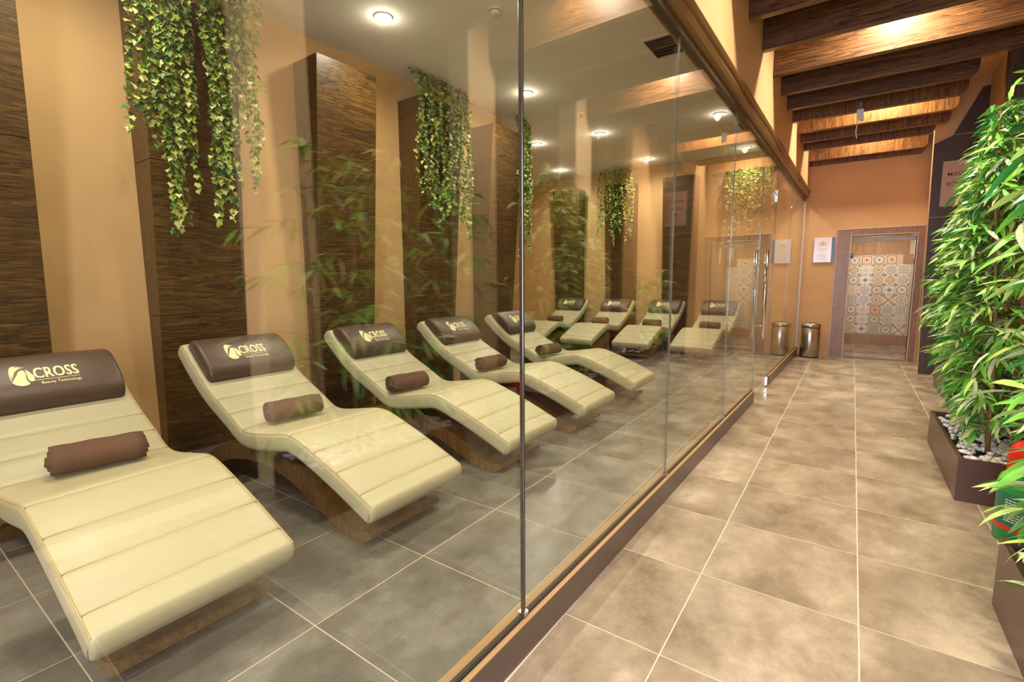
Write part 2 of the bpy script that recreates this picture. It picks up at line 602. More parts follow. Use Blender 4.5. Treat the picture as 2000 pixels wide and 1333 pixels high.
wobj('polished_edge', (6.889, 6.893, -0.006, 0.006, 0.012, 2.385), M_edge, d)
wobj('bottom_clamp', (6.83, 6.91, -0.022, 0.022, 0.012, 0.13), M_chrome, d, bevel=0.003)
wobj('top_hinge', (6.82, 6.91, -0.024, 0.024, 2.30, 2.45), M_chrome, d, bevel=0.003)
bm = bmesh.new()
add_tube(bm, [(gx(6.89) - .0, 6.9, 0.0), (gx(6.89), 6.9, 0.03)], 0.035, 12)
link('floor_pivot', mesh_from('floor_pivot', bm), M_chrome, d)
for s in (1, -1):
    hx = gx(6.05) + s * 0.055
    bm = bmesh.new()
    add_tube(bm, [(hx, 6.04, 0.70), (hx, 6.04, 1.69)], 0.019, 16)
    h = link('handle', mesh_from('handle', bm, True), M_chrome, d)
    for z in (0.85, 1.55):
        bm = bmesh.new()
        add_tube(bm, [(gx(6.05), 6.04, z), (hx, 6.04, z)], 0.009, 10)
        link('standoff', mesh_from('standoff', bm, True), M_chrome, h)

# ------------------------------------------------------------------ wedge panels on the walls
PANEL_WORDS = ['first dark wood wedge panel on left wall, cut off by the left frame edge', 'dark wood wedge panel on left wall behind the big ivy garland',
               'dark wood wedge panel on left wall, top fully visible, left of the second ivy', 'dark wood wedge panel on left wall behind the second ivy garland',
               'last dark wood wedge panel at the outer corner of the left wall']
for i, (a, b) in enumerate([(0.20, 0.845), (1.46, 2.09), (2.77, 3.42), (4.01, 4.67), (5.25, 5.89)]):
    t = empty('wall_panel', (xw(a), a, 0), 0, PANEL_WORDS[i], 'wall panel', 'wedge panels on the left wall')
    zs = [0.0, 1.12, 2.26, 3.41]
    for k in range(3):
        z0, z1 = zs[k] + 0.002, zs[k + 1] - (0.002 if k < 2 else 0)
        d0, d1 = 0.13 + 0.25 * z0 / 3.41, 0.13 + 0.25 * z1 / 3.41
        bm = bmesh.new()
        pa, pb = 0, b - a
        sx = 0.04 * pb
        add_hex(bm, [(0.002, pa, z0), (d0, pa, z0), (sx + d0, pb, z0), (sx + .002, pb, z0), (0.002, pa, z1), (d1, pa, z1), (sx + d1, pb, z1), (sx + .002, pb, z1)])
        bmesh.ops.bevel(bm, geom=bm.edges[:], offset=0.002, segments=1, affect='EDGES')
        link('board', mesh_from('board', bm), M_wood_y, t)
FARW = ['leftmost dark wood wedge panel on the far wall', 'middle dark wood wedge panel on far wall behind hanging ivy', 'rightmost dark wood wedge panel on the far wall beside the second downlight row']
for i, (a, b) in enumerate([(-5.78, -5.1), (-4.5, -3.85), (-3.24, -2.6)]):
    t = empty('wall_panel', (a, YE, 0), 0, FARW[i], 'wall panel', 'wedge panels on the far wall')
    zs = [0.0, 1.12, 2.26, 3.39]
    for k in range(3):
        z0, z1 = zs[k] + 0.002, zs[k + 1] - (0.002 if k < 2 else 0)
        d0, d1 = 0.10 + 0.2 * z0 / 3.41, 0.10 + 0.2 * z1 / 3.41
        bm = bmesh.new()
        add_hex(bm, [(0, -d0, z0), (b - a, -d0, z0), (b - a, -0.002, z0), (0, -0.002, z0), (0, -d1, z1), (b - a, -d1, z1), (b - a, -0.002, z1), (0, -0.002, z1)])
        bmesh.ops.bevel(bm, geom=bm.edges[:], offset=0.003, segments=1, affect='EDGES')
        link('board', mesh_from('board', bm), M_wood_x, t)

# ------------------------------------------------------------------ corridor beams
BY = [4.523, 5.189, 5.869, 6.506, 7.11, 7.705, 8.308, 8.903, 9.462, 10.362, 10.853]
BWORD = ['nearest ceiling beam, cut off by the top frame edge', 'second nearest ceiling beam in front of the glowing one', 'long ceiling beam with the brightest lamp glow near the top edge',
         'ceiling beam joining the dark corner post', 'nearest short ceiling beam with free rounded end', 'short dark ceiling beam just before the first fully glowing short beam',
         'glowing short ceiling beam behind the white hanging device', 'short dark ceiling beam just beyond the glowing one', 'short dark ceiling beam just before the last glowing beam',
         'last glowing ceiling beam, next to last from the end wall', 'farthest ceiling beam, thin strip nearest the end wall']
GRP = 'corridor ceiling beams'
for i, y in enumerate(BY):
    k = 1 - 0.065 * i / 10.0 * (i / 10.0) ** 0.3
    yy = min(y * k, YE - 0.1)
    zb = 1.365 + 2.085 * k
    x0 = gx(yy) + 0.05
    x1 = 1.49 if i < 4 else (0.90 * k + 0.03 if yy < 8.9 else 0.79)
    th = 0.075
    h = CCEIL - zb
    bm = bmesh.new()
    prof = [(x0, zb), (x1 - 0.05, zb), (x1 - 0.035, zb + 0.006), (x1 - 0.004, zb + 0.045), (x1, zb + 0.10), (x1, zb + h), (x0, zb + h)] if i >= 4 else [(x0, zb), (x1, zb), (x1, zb + h), (x0, zb + h)]
    add_prism(bm, prof, 'y', yy, yy + th)
    bmesh.ops.bevel(bm, geom=bm.edges[:], offset=0.003, segments=1, affect='EDGES')
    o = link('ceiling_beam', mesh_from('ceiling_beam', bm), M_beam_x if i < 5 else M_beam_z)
    tag(o, 'dark wood ' + BWORD[i], 'beam', GRP)
# nearer beams, out of the frame but mirrored in the glass
for j, y in enumerate([3.86, 3.2, 2.55, 1.9, 1.25]):
    bm = bmesh.new()
    add_prism(bm, [(gx(y) + .05, 3.45), (1.49, 3.45), (1.49, CCEIL), (gx(y) + .05, CCEIL)], 'y', y, y + 0.075)
    o = link('ceiling_beam', mesh_from('ceiling_beam', bm), M_beam_x)
    tag(o, 'dark wood ceiling beam above the frame, seen only as a reflection in the glass', 'beam', 'overhead beams mirrored in the glass')
o = box('corner_post', (1.045, 1.19, 6.505, 6.60, 0.0, 3.46), M_wood_z, bevel=0.003)
tag(o, 'dark wood post at the right rising to the fourth ceiling beam', 'post')

# ------------------------------------------------------------------ downlights
DLAB = {0: 'large bright downlight nearest the camera, left of the smoke detector', 1: 'downlight in room ceiling just right of the first glass seam', 2: 'downlight in room ceiling right of the pendent sprinkler',
        3: 'downlight in room ceiling near far wall above the middle panel ivy', 4: 'small downlight just below the one beside the first glass seam', 5: 'smallest lowest downlight close to the far wall above the leftmost far panel',
        6: 'downlight near the head rail beside the small ceiling vent', 7: 'farthest right downlight near the head rail, above the far ivy'}


def downlight(x, y, z, label, grp, r=0.062):
    t = empty('ceiling_light', (x, y, z), 0, label, 'ceiling light', grp)
    bm = bmesh.new()
    add_lathe(bm, [(r * 0.8, 0.0), (r * 1.35, 0.0), (r * 1.35, -0.006), (r * 1.15, -0.012), (r * 0.8, -0.008)], 28)
    link('trim_ring', mesh_from('trim_ring', bm, True), M_white, t)
    bm = bmesh.new()
    add_cyl(bm, (0, 0), r * 0.82, -0.010, -0.004, 24)
    link('lens', mesh_from('lens', bm), M_lens, t)


for i, (x, y) in enumerate(ROOM_LIGHTS[:8]):
    downlight(x, y, CEIL, 'white ' + DLAB[i], 'room downlights')
for i, (x, y) in enumerate(COR_LIGHTS[:5]):
    downlight(x, y, CCEIL, ['round corridor downlight overhead behind the camera, out of frame', 'round corridor downlight above the frame over the near planter', 'round corridor downlight making the bright spot on the third beam', 'round corridor downlight lighting the glowing beam by the hanging detector', 'round corridor downlight lighting the last glowing beam near the end wall'][i], 'corridor downlights between the beams')

# ceiling fittings
t = empty('smoke_detector', (-2.68, 3.60, CEIL), 0, 'white round smoke detector on the room ceiling left of the glass seam', 'smoke detector')
bm = bmesh.new()
add_lathe(bm, [(0.055, 0), (0.058, -0.012), (0.055, -0.018)], 28)
link('base', mesh_from('base', bm, True), M_white, t)
bm = bmesh.new()
add_lathe(bm, [(0.040, -0.018), (0.044, -0.03), (0.040, -0.045), (0.02, -0.05)], 28)
link('sensor_head', mesh_from('sensor_head', bm, True), M_white, t)
bm = bmesh.new()
add_lathe(bm, [(0.036, -0.017), (0.046, -0.018), (0.046, -0.021), (0.036, -0.022)], 28)
link('vent_slot', mesh_from('vent_slot', bm, True), M_gray, t)
t = empty('sprinkler', (-3.27, 6.37, CEIL), 0, 'small chrome pendent sprinkler on the room ceiling', 'sprinkler')
bm = bmesh.new()
add_lathe(bm, [(0.04, 0), (0.042, -0.006), (0.012, -0.01), (0.011, -0.05)], 20)
link('escutcheon', mesh_from('escutcheon', bm, True), M_chrome, t)
bm = bmesh.new()
add_lathe(bm, [(0.03, -0.06), (0.03, -0.063)], 16)
add_tube(bm, [(-0.012, 0, -0.045), (-0.014, 0, -0.055), (-0.004, 0, -0.062)], 0.003)
add_tube(bm, [(0.012, 0, -0.045), (0.014, 0, -0.055), (0.004, 0, -0.062)], 0.003)
link('deflector', mesh_from('deflector', bm), M_chrome, t)


def vent(x, y, s, label):
    t = empty('ceiling_vent', (x, y, CEIL), 0, label, 'vent', 'square air diffusers in the room ceiling')
    bm = bmesh.new()
    for (a, b, c, e) in [(-s, s, -s, -s + .03), (-s, s, s - .03, s), (-s, -s + .03, -s + .03, s - .03), (s - .03, s, -s + .03, s - .03)]:
        add_box(bm, a, b, c, e, -0.014, 0)
    link('frame', mesh_from('frame', bm), M_ceil, t)
    box('backing', (-s + .03, s - .03, -s + .03, s - .03, -0.004, 0), M_black, t)
    n = 7
    for i in range(n):
        yy = -s + .05 + (2 * s - .1) * i / (n - 1)
        bm = bmesh.new()
        add_hex(bm, [(-s + .03, yy - .02, -.02), (s - .03, yy - .02, -.02), (s - .03, yy - .016, -.017), (-s + .03, yy - .016, -.017), (-s + .03, yy + .006, -.003), (s - .03, yy + .006, -.003), (s - .03, yy + .01, -.001), (-s + .03, yy + .01, -.001)])
        link('slat', mesh_from('slat', bm), M_ceil, t)


vent(-1.62, 5.12, 0.25, 'square ceiling air vent with slats beside the head rail, nearer one')
vent(-1.35, 8.35, 0.25, 'square ceiling air vent with slats beside the head rail, farther one')

# white device hanging from the corridor beam
t = empty('hanging_detector', (-0.06, 7.40, 3.43), 0, 'small white motion detector on a grey bracket hanging below the beams', 'detector')
bm = bmesh.new()
add_tube(bm, [(0, 0.10, 0.055), (0, 0.02, 0.05), (0, 0, 0.03), (0, 0, -0.05)], 0.016, 10)
link('bracket', mesh_from('bracket', bm), M_gray, t)
bm = bmesh.new()
add_hex(bm, [(-.03, -.05, -.17), (.03, -.02, -.20), (.04, .03, -.18), (-.02, .03, -.15), (-.035, -.045, -.05), (.035, -.045, -.05), (.035, .03, -.05), (-.035, .03, -.05)])
bmesh.ops.bevel(bm, geom=bm.edges[:], offset=0.006, segments=2, affect='EDGES')
link('housing', mesh_from('housing', bm), M_white, t)
bm = bmesh.new()
add_tube(bm, [(-.015, 0, -.15), (-.03, -.01, -.30), (-.015, -.02, -.38)], 0.006, 6)
link('cable', mesh_from('cable', bm), M_white, t)

# ------------------------------------------------------------------ doorway
dw = empty('door_2')
struct(dw, 'tiled doorway to the washroom with patterned tile wall')
FX0, FX1, FZ = -0.275, 0.938, 2.20
zs = [0.0, 0.44, 0.88, 1.32, 1.76, 2.20]
for k in range(5):
    box('frame_tile', (FX0 + .004, OX0 - .012, YE - 0.015, YE + 0.0, zs[k] + .002, zs[k + 1] - .002), M_ftile, dw)
    if k < 4 or True:
        box('frame_tile', (OX1 + .012, FX1 - .036, YE - 0.015, YE + 0.0, zs[k] + .002 + 0.03 * (k > 0), zs[k + 1] - .002 + 0.03 * (k < 4)), M_ftile, dw)
for a, b in [(OX0 - .008, 0.30), (0.304, OX1 + 0.008)]:
    box('frame_tile', (a, b, YE - 0.015, YE, OZ + 0.014, FZ - .002), M_ftile, dw)
for b in [(FX0, OX0 - .008, YE - .011, YE - .0005, 0, FZ - .003), (OX1 + .008, FX1 - .036, YE - .011, YE - .0005, 0, FZ - .003), (OX0 - .008, OX1 + .008, YE - .011, YE - .0005, OZ + .01, FZ - .003)]:
    box('grout_bed', b, M_grout, dw)
# metal edge trims
for b in [(FX0 - .004, FX0 + .004, YE - .02, YE, 0, FZ + .004), (FX0, FX1 - .03, YE - .02, YE, FZ, FZ + .008), (OX0 - .012, OX0, YE - .02, YE + .12, 0, OZ + .01), (OX1, OX1 + .012, YE - .02, YE + .12, 0, OZ + .01), (OX0, OX1, YE - .02, YE + .12, OZ, OZ + .012), (FX1 - .036, FX1 - .030, YE - .02, YE, 0, FZ)]:
    box('metal_trim', b, M_trim, dw)
box('threshold', (OX0, OX1, YE - 0.01, YE + 0.12, 0.0, 0.012), plain('threshold_stone', (120, 92, 72), 0.4), dw)
# washroom shell
wb = empty('wall_washroom')
struct(wb, 'washroom walls of wood-look and patterned tiles')
YM = 12.6
box('plaster', (-0.9, 1.6, YM + .012, YM + 0.1, 0, 2.8), M_plaster, wb)
box('plaster', (-0.9, -0.8, YE + .12, YM, 0, 2.8), M_plaster, wb)
box('side_tiling', (1.02, 1.1, YE + .12, YM, 0, 2.8), M_ftile, wb)
box('plaster', (-0.9, 1.6, YE + .12, YM + .1, 2.8, 2.9), M_ceil, wb)
M_ftl = wood('light_wood_tile', (140, 104, 66), (172, 132, 88), (190, 150, 104), 'z', 0.35, 40)
box('grout_bed', (-0.8, 1.02, YM, YM + .012, 0, 2.8), M_grout, wb)
x = -0.72
while x < 1.02:
    x1 = min(x + 0.415, 1.02)
    box('wall_tile', (x + .003, x1 - .003, YM - .006, YM + .002, 0.003, 0.20), M_ftl, wb)
    box('wall_tile', (x + .003 - .13, x1 - .003 - .13, YM - .006, YM + .002, 1.853, 2.30), M_ftl, wb)
    x += 0.415
MC = {'grey': plain('motif_grey', (92, 88, 82), 0.4), 'orange': plain('motif_orange', (196, 128, 62), 0.4), 'blue': plain('motif_blue', (120, 124, 140), 0.4),
      'sand': plain('motif_sand', (206, 180, 130), 0.4), 'dark': plain('motif_dark', (66, 58, 52), 0.4)}
M_cream_t = [plain('pattern_tile_a', (222, 212, 190), 0.3), plain('pattern_tile_b', (230, 222, 204), 0.3), plain('pattern_tile_c', (214, 199, 168), 0.3)]


def ring_poly(bm, pts_o, pts_i, y):
    n = len(pts_o)
    O = [bm.verts.new((p[0], y, p[1])) for p in pts_o]
    I = [bm.verts.new((p[0], y, p[1])) for p in pts_i]
    for i in range(n):
        j = (i + 1) % n
        bm.faces.new([O[i], O[j], I[j], I[i]])


def ngon(r, n, ph=0, sx=1.0):
    return [(r * sx * math.cos(ph + 2 * PI * i / n), r * math.sin(ph + 2 * PI * i / n)) for i in range(n)]


def star(r1, r0, n, ph=0):
    return [((r1 if i % 2 == 0 else r0) * math.cos(ph + PI * i / n), (r1 if i % 2 == 0 else r0) * math.sin(ph + PI * i / n)) for i in range(2 * n)]


def face(bm, pts, y):
    bm.faces.new([bm.verts.new((p[0], y, p[1])) for p in pts])


def motif(kind):
    """flat printed pattern of one patterned wall tile, as a very thin layer"""
    out = []
    h = 0.095
    y = -0.0008

    def mk(colr, fn):
        bm = bmesh.new()
        fn(bm)
        out.append((bm, MC[colr]))
    if kind == 0:   # diamond
        mk('grey', lambda bm: (ring_poly(bm, ngon(h, 8, PI / 8), ngon(h * .86, 8, PI / 8), y), face(bm, star(.03, .01, 4), y), [face(bm, [(sx * h, sy * h), (sx * h * .7, sy * h), (sx * h, sy * h * .7)], y) for sx in (-1, 1) for sy in (-1, 1)]))
        mk('sand', lambda bm: ring_poly(bm, ngon(.05, 4, 0), ngon(.04, 4, 0), y))
    elif kind == 1:  # orange octagon
        mk('orange', lambda bm: (ring_poly(bm, ngon(h * .98, 4, 0), ngon(h * .68, 4, 0), y)))
        mk('grey', lambda bm: (ring_poly(bm, ngon(.03, 12), ngon(.022, 12), y), [face(bm, [(sx * h, sy * h), (sx * h * .6, sy * h), (sx * h, sy * h * .6)], y) for sx in (-1, 1) for sy in (-1, 1)]))
    elif kind == 2:  # compass star
        mk('blue', lambda bm: (face(bm, star(.07, .016, 4), y), face(bm, star(.05, .014, 4, PI / 4), y * 1.3)))
        mk('dark', lambda bm: [face(bm, [(px - .007, pz), (px, pz - .007), (px + .007, pz), (px, pz + .007)], y) for a in range(4) for (px, pz) in [(math.cos(a * PI / 2) * .085 - math.sin(a * PI / 2) * k, math.sin(a * PI / 2) * .085 + math.cos(a * PI / 2) * k) for k in (-.07, -.035, 0, .035, .07)]])
    elif kind == 3:  # rings
        mk('sand', lambda bm: (ring_poly(bm, ngon(.088, 24), ngon(.072, 24), y), ring_poly(bm, ngon(.05, 16), ngon(.036, 16), y)))
        mk('grey', lambda bm: (ring_poly(bm, ngon(.066, 24), ngon(.062, 24), y), face(bm, star(.028, .010, 4, PI / 4), y), [face(bm, [(sx * h, sy * h), (sx * h * .7, sy * h), (sx * h, sy * h * .7)], y) for sx in (-1, 1) for sy in (-1, 1)]))
    elif kind == 4:  # crossed arrows
        mk('orange', lambda bm: [face(bm, [(c * q[0] - s * q[1], s * q[0] + c * q[1]) for q in pp], y) for (c, s) in [(math.cos(PI / 4 + a * PI / 2), math.sin(PI / 4 + a * PI / 2)) for a in range(4)] for pp in ([(0, -.006), (.07, -.006), (.07, .006), (0, .006)], [(.065, -.024), (.115, -.006), (.115, .006), (.065, .024)])])
        mk('grey', lambda bm: ring_poly(bm, ngon(.03, 8), ngon(.024, 8), y * 1.3))
    elif kind == 5:  # lattice dark
        mk('dark', lambda bm: [ring_poly(bm, [(cx + p[0], cz + p[1]) for p in ngon(.028, 4)], [(cx + p[0], cz + p[1]) for p in ngon(.019, 4)], y) for cx in (-.06, 0, .06) for cz in (-.06, 0, .06)])
        mk('grey', lambda bm: [face(bm, [(cx - .009, cz), (cx, cz - .009), (cx + .009, cz), (cx, cz + .009)], y) for cx in (-.03, .03) for cz in (-.03, .03)])
    elif kind == 6:  # scalloped rings
        mk('grey', lambda bm: (ring_poly(bm, star(.088, .074, 8), star(.078, .066, 8), y), ring_poly(bm, star(.056, .046, 8), star(.048, .038, 8), y), ring_poly(bm, ngon(.024, 12), ngon(.016, 12), y)))
    elif kind == 7:  # orange floral square
        mk('orange', lambda bm: (ring_poly(bm, ngon(h * 1.3, 4, PI / 4), ngon(h * 1.0, 4, PI / 4), y), face(bm, star(.06, .026, 4), y), [face(bm, [(cx - .015, cz), (cx, cz - .015), (cx + .015, cz), (cx, cz + .015)], y) for cx in (-.045, .045) for cz in (-.045, .045)]))
    elif kind == 8:  # pale orange lace
        mk('orange', lambda bm: (ring_poly(bm, ngon(.088, 16), ngon(.082, 16), y), ring_poly(bm, star(.066, .03, 8), star(.056, .024, 8), y)))
        mk('sand', lambda bm: face(bm, ngon(.02, 8), y))
    if kind in (2, 4, 6, 8):
        mk('grey', lambda bm: [face(bm, [(sx * h, sy * h), (sx * (h - .026), sy * h), (sx * (h - .020), sy * (h - .006)), (sx * (h - .006), sy * (h - .020)), (sx * h, sy * (h - .026))], y * 1.6) for sx in (-1, 1) for sy in (-1, 1)])
    mk('sand', lambda bm: [face(bm, [(c * q[0] - s_ * q[1], s_ * q[0] + c * q[1]) for q in [(.062, -.012), (.094, -.004), (.094, .004), (.062, .012), (.074, 0)]], y * 2.2) for (c, s_) in ((1, 0), (0, 1), (-1, 0), (0, -1))])
    return out


motifs = []
for k in range(9):
    ms = []
    for bm, mt in motif(k):
        me = mesh_from('motif', bm)
        me.materials.append(mt)
        ms.append(me)
    motifs.append(ms)
bm = bmesh.new()
add_box(bm, -.099, .099, 0, .008, -.099, .099)
pt_me = mesh_from('patterned_tile', bm)
pts_me = []
for m in M_cream_t:
    c = pt_me.copy()
    c.materials.append(m)
    pts_me.append(c)
LAY = [[0, 7, 0, 7, 5, 8], [1, 8, 3, 6, 5, 0], [0, 2, 3, 1, 6, 6], [8, 6, 0, 2, 0, 4], [5, 6, 3, 4, 3, 2], [0, 8, 7, 6, 5, 6], [0, 8, 0, 3, 8, 3], [3, 2, 5, 0, 4, 5]]
box('wall_tile', (0.80, 1.02, YM - .006, YM + .002, 1.655, 1.85), M_ftl, wb)
mos_root = empty('patterned_tiling')
mos_root.parent = wb
TS = 0.205
for r in range(8):
    for c in range(-2, 7):
        k = LAY[r][c % 6]
        cx = -0.06 + TS * (c + 0.32)
        cz = 1.853 - TS * (r + 0.5)
        if cx > 0.93 + 0.1 or (r == 0 and cx > 0.72):
            continue
        o = link('patterned_tile', pts_me[(r * 3 + c) % 3], None, mos_root, (cx, YM - .006, cz))
        for me in motifs[k]:
            q = link('motif', me, None, mos_root, (cx, YM - .006, cz))
        # motifs stay on their tile
bpy.data.objects['patterned_tiling']['kind'] = 'structure'
# white hand-dryer pipe and roller blind box at the head of the opening
o = box('blind_box', (OX0 + .004, OX1 - .004, YE + .14, YE + .22, 1.99, 2.07), M_white, bevel=0.01, seg=2)
tag(o, 'white roller blind casing at the top of the tiled doorway', 'blind')
o = box('wall_light', (0.86, 0.885, 11.2, 11.26, 1.72, 2.3), plain('lit_white', (245, 240, 225), 0.4), bevel=0.005)
tag(o, 'narrow white vertical casing at upper right inside the doorway', 'casing')
o = box('door_sticker', (OX0 + .003, OX0 + .045, YE + .118, YE + .124, 1.72, 1.80), plain('blue_plate', (24, 52, 140), 0.4))
tag(o, 'small blue plate with white mark at the left edge of the doorway', 'plate')
box('white_mark', (OX0 + .012, OX0 + .036, YE + .116, YE + .119, 1.755, 1.785), M_white, o)

# skirting
struct(box('baseboard_far', (gx(YE) + .03, FX0, YE - .012, YE, 0, 0.07), M_plaster_cor))

# ------------------------------------------------------------------ text helper


def text_mesh(s, size, bold=0.0, align='LEFT', space=1.0):
    c = bpy.data.curves.new('lettering', 'FONT')
    c.body = s
    c.size = size
    c.align_x = align
    c.offset = bold
    c.resolution_u = 3
    c.space_character = space
    o = bpy.data.objects.new('lettering', c)
    COL.objects.link(o)
    bpy.context.view_layer.update()
    me = bpy.data.meshes.new_from_object(o.evaluated_get(bpy.context.evaluated_depsgraph_get()))
    bpy.data.objects.remove(o)
    return me


# sign plate by the door
sg = empty('wall_sign', (-0.605, YE, 1.657), 0, 'white glass sign with faint gold crest and blue right edge beside the doorway', 'sign')
M_sign = plain('frosted_sign', (218, 206, 206), 0.12)
M_gold = plain('gold_print', (214, 172, 98), 0.4)
M_blue = plain('blue_edge', (24, 84, 110), 0.3)
box('plate', (0, 0.262, -0.022, -0.006, 0, 0.428), M_sign, sg, bevel=0.002)
box('blue_strip', (0.264, 0.302, -0.020, -0.008, 0, 0.43), M_blue, sg)
bm = bmesh.new()
for (cx, r) in [(0, .032), (-.04, .018), (.04, .018)]:
    face(bm, [(0.131 + cx + p[0], .335 + p[1]) for p in star(r, r * .45, 5, PI / 2)], -.0235)
for sx in (-1, 1):
    face(bm, [(0.131, .312), (0.131 + sx * .075, .308), (0.131 + sx * .075, .300), (.131, .296)], -.0235)
link('gold_crest', mesh_from('gold_crest', bm), M_gold, sg)
M_faint = plain('faint_print', (200, 176, 160), 0.5)
# four faint lines of lettering, too pale in the photograph to read: only their strokes
for (z, sz, n) in [(.215, .038, 5), (.165, .026, 1), (.10, .036, 5), (.05, .030, 5)]:
    bm = bmesh.new()
    for k in range(n):
        x0 = 0.131 + (k - (n - 1) / 2) * .028
        for dx in (-.008, .006):
            face(bm, [(x0 + dx, z), (x0 + dx + .003, z), (x0 + dx + .003, z + sz), (x0 + dx, z + sz)], -.0235)
        if k % 2 == 0:
            face(bm, [(x0 - .005, z + sz * .5), (x0 + .006, z + sz * .5), (x0 + .006, z + sz * .5 + .003), (x0 - .005, z + sz * .5 + .003)], -.0235)
    link('lettering', mesh_from('lettering', bm), M_faint, sg)
# massage sign on the granite
sg = empty('wall_sign', (0.905, 8.97, 2.34), 0, 'frosted glass sign with brown lettering on the dark granite behind leaves', 'sign')
box('plate', (0, 0.42, -0.012, -0.002, 0, 0.60), plain('frosted_glass_plate', (196, 168, 162), 0.15), sg)
box('glass_edge', (-0.008, 0, -0.012, -0.002, 0, 0.60), plain('green_glass_edge', (60, 130, 110), 0.2), sg)
M_brn = plain('brown_print', (110, 62, 36), 0.5)
for s, z in [('MASSAGE', .40), ('ROOM', .27)]:
    me = text_mesh(s, .075, 0.0004, 'LEFT')
    me.materials.clear()
    me.materials.append(M_brn)
    o = link('lettering', me, None, sg, (0.05, -.014, z))
    o.rotation_euler = (PI / 2, 0, 0)
bm = bmesh.new()
face(bm, [(0.15, .20), (.20, .215), (.25, .22), (.235, .19), (.215, .15), (.205, .165), (.17, .185)], -.0135)
face(bm, [(0.17, .10), (.23, .115), (.25, .09), (.19, .085)], -.0135)
link('brown_emblem', mesh_from('brown_emblem', bm), M_brn, sg)

# ------------------------------------------------------------------ bin
t = empty('waste_bin', (-0.555, 9.93, 0), 0, 'brushed steel pedal bin standing at the end wall beside the doorway', 'bin')
R = 0.148
bm = bmesh.new()
add_lathe(bm, [(R - .004, 0.0), (R + .002, 0.004), (R + .002, 0.02), (R - .002, 0.022)], 40)
link('base_ring', mesh_from('base_ring', bm, True), M_black, t)
bm = bmesh.new()
add_lathe(bm, [(R - .004, 0.018), (R, 0.022), (R, 0.515), (R - .003, 0.52)], 48)
link('body', mesh_from('body', bm, True), M_steel, t)
bm = bmesh.new()
add_lathe(bm, [(R - .01, 0.518), (R - .006, .528), (R - .01, 0.538)], 40)
link('dark_gap', mesh_from('dark_gap', bm, True), M_black, t)
bm = bmesh.new()
add_lathe(bm, [(R + .002, 0.534), (R + .006, 0.538), (R + .006, 0.572), (R, 0.588), (R - .03, 0.602), (R - .07, .608), (0.0, 0.606)], 48)
link('lid', mesh_from('lid', bm, True), M_steel, t)

# ------------------------------------------------------------------ loungers
# profile of the top surface, local x: head negative, foot positive (world x + 2.85)
OX = 2.85
TOP = [(-3.785, .962), (-3.645, .832), (-3.50, .718), (-3.38, .645), (-3.18, .548), (-3.08, .494), (-3.01, .470), (-2.90, .472), (-2.70, .505), (-2.56, .528), (-2.46, .520), (-2.30, .470), (-2.11, .400), (-1.93, .325), (-1.815, .275)]
TOP = [(a + OX, b) for a, b in TOP]


def catmull(pts, per=8):
    P = [pts[0]] + pts + [pts[-1]]
    out = []
    for i in range(1, len(P) - 2):
        for k in range(per):
            t = k / per
            q = []
            for c in range(2):
                p0, p1, p2, p3 = P[i - 1][c], P[i][c], P[i + 1][c], P[i + 2][c]
                q.append(0.5 * ((2 * p1) + (-p0 + p2) * t + (2 * p0 - 5 * p1 + 4 * p2 - p3) * t * t + (-p0 + 3 * p1 - 3 * p2 + p3) * t ** 3))
            out.append(tuple(q))
    out.append(pts[-1])
    return out


FINE = catmull(TOP, 16)
ARC = [0.0]
for a, b in zip(FINE[:-1], FINE[1:]):
    ARC.append(ARC[-1] + math.hypot(b[0] - a[0], b[1] - a[1]))
LEN = ARC[-1]


def at_arc(s):
    s = max(0.0, min(LEN, s))
    for i in range(len(ARC) - 1):
        if ARC[i + 1] >= s:
            t = (s - ARC[i]) / max(1e-9, ARC[i + 1] - ARC[i])
            p = (FINE[i][0] + t * (FINE[i + 1][0] - FINE[i][0]), FINE[i][1] + t * (FINE[i + 1][1] - FINE[i][1]))
            a, b = FINE[max(0, i - 3)], FINE[min(len(FINE) - 1, i + 4)]
            d = Vector((b[0] - a[0], b[1] - a[1])).normalized()
            return p, d
    return FINE[-1], Vector((1, 0))


def arc_of_x(x):
    for i in range(len(FINE) - 1):
        if FINE[i + 1][0] >= x:
            t = (x - FINE[i][0]) / (FINE[i + 1][0] - FINE[i][0])
            return ARC[i] + t * (ARC[i + 1] - ARC[i])
    return LEN


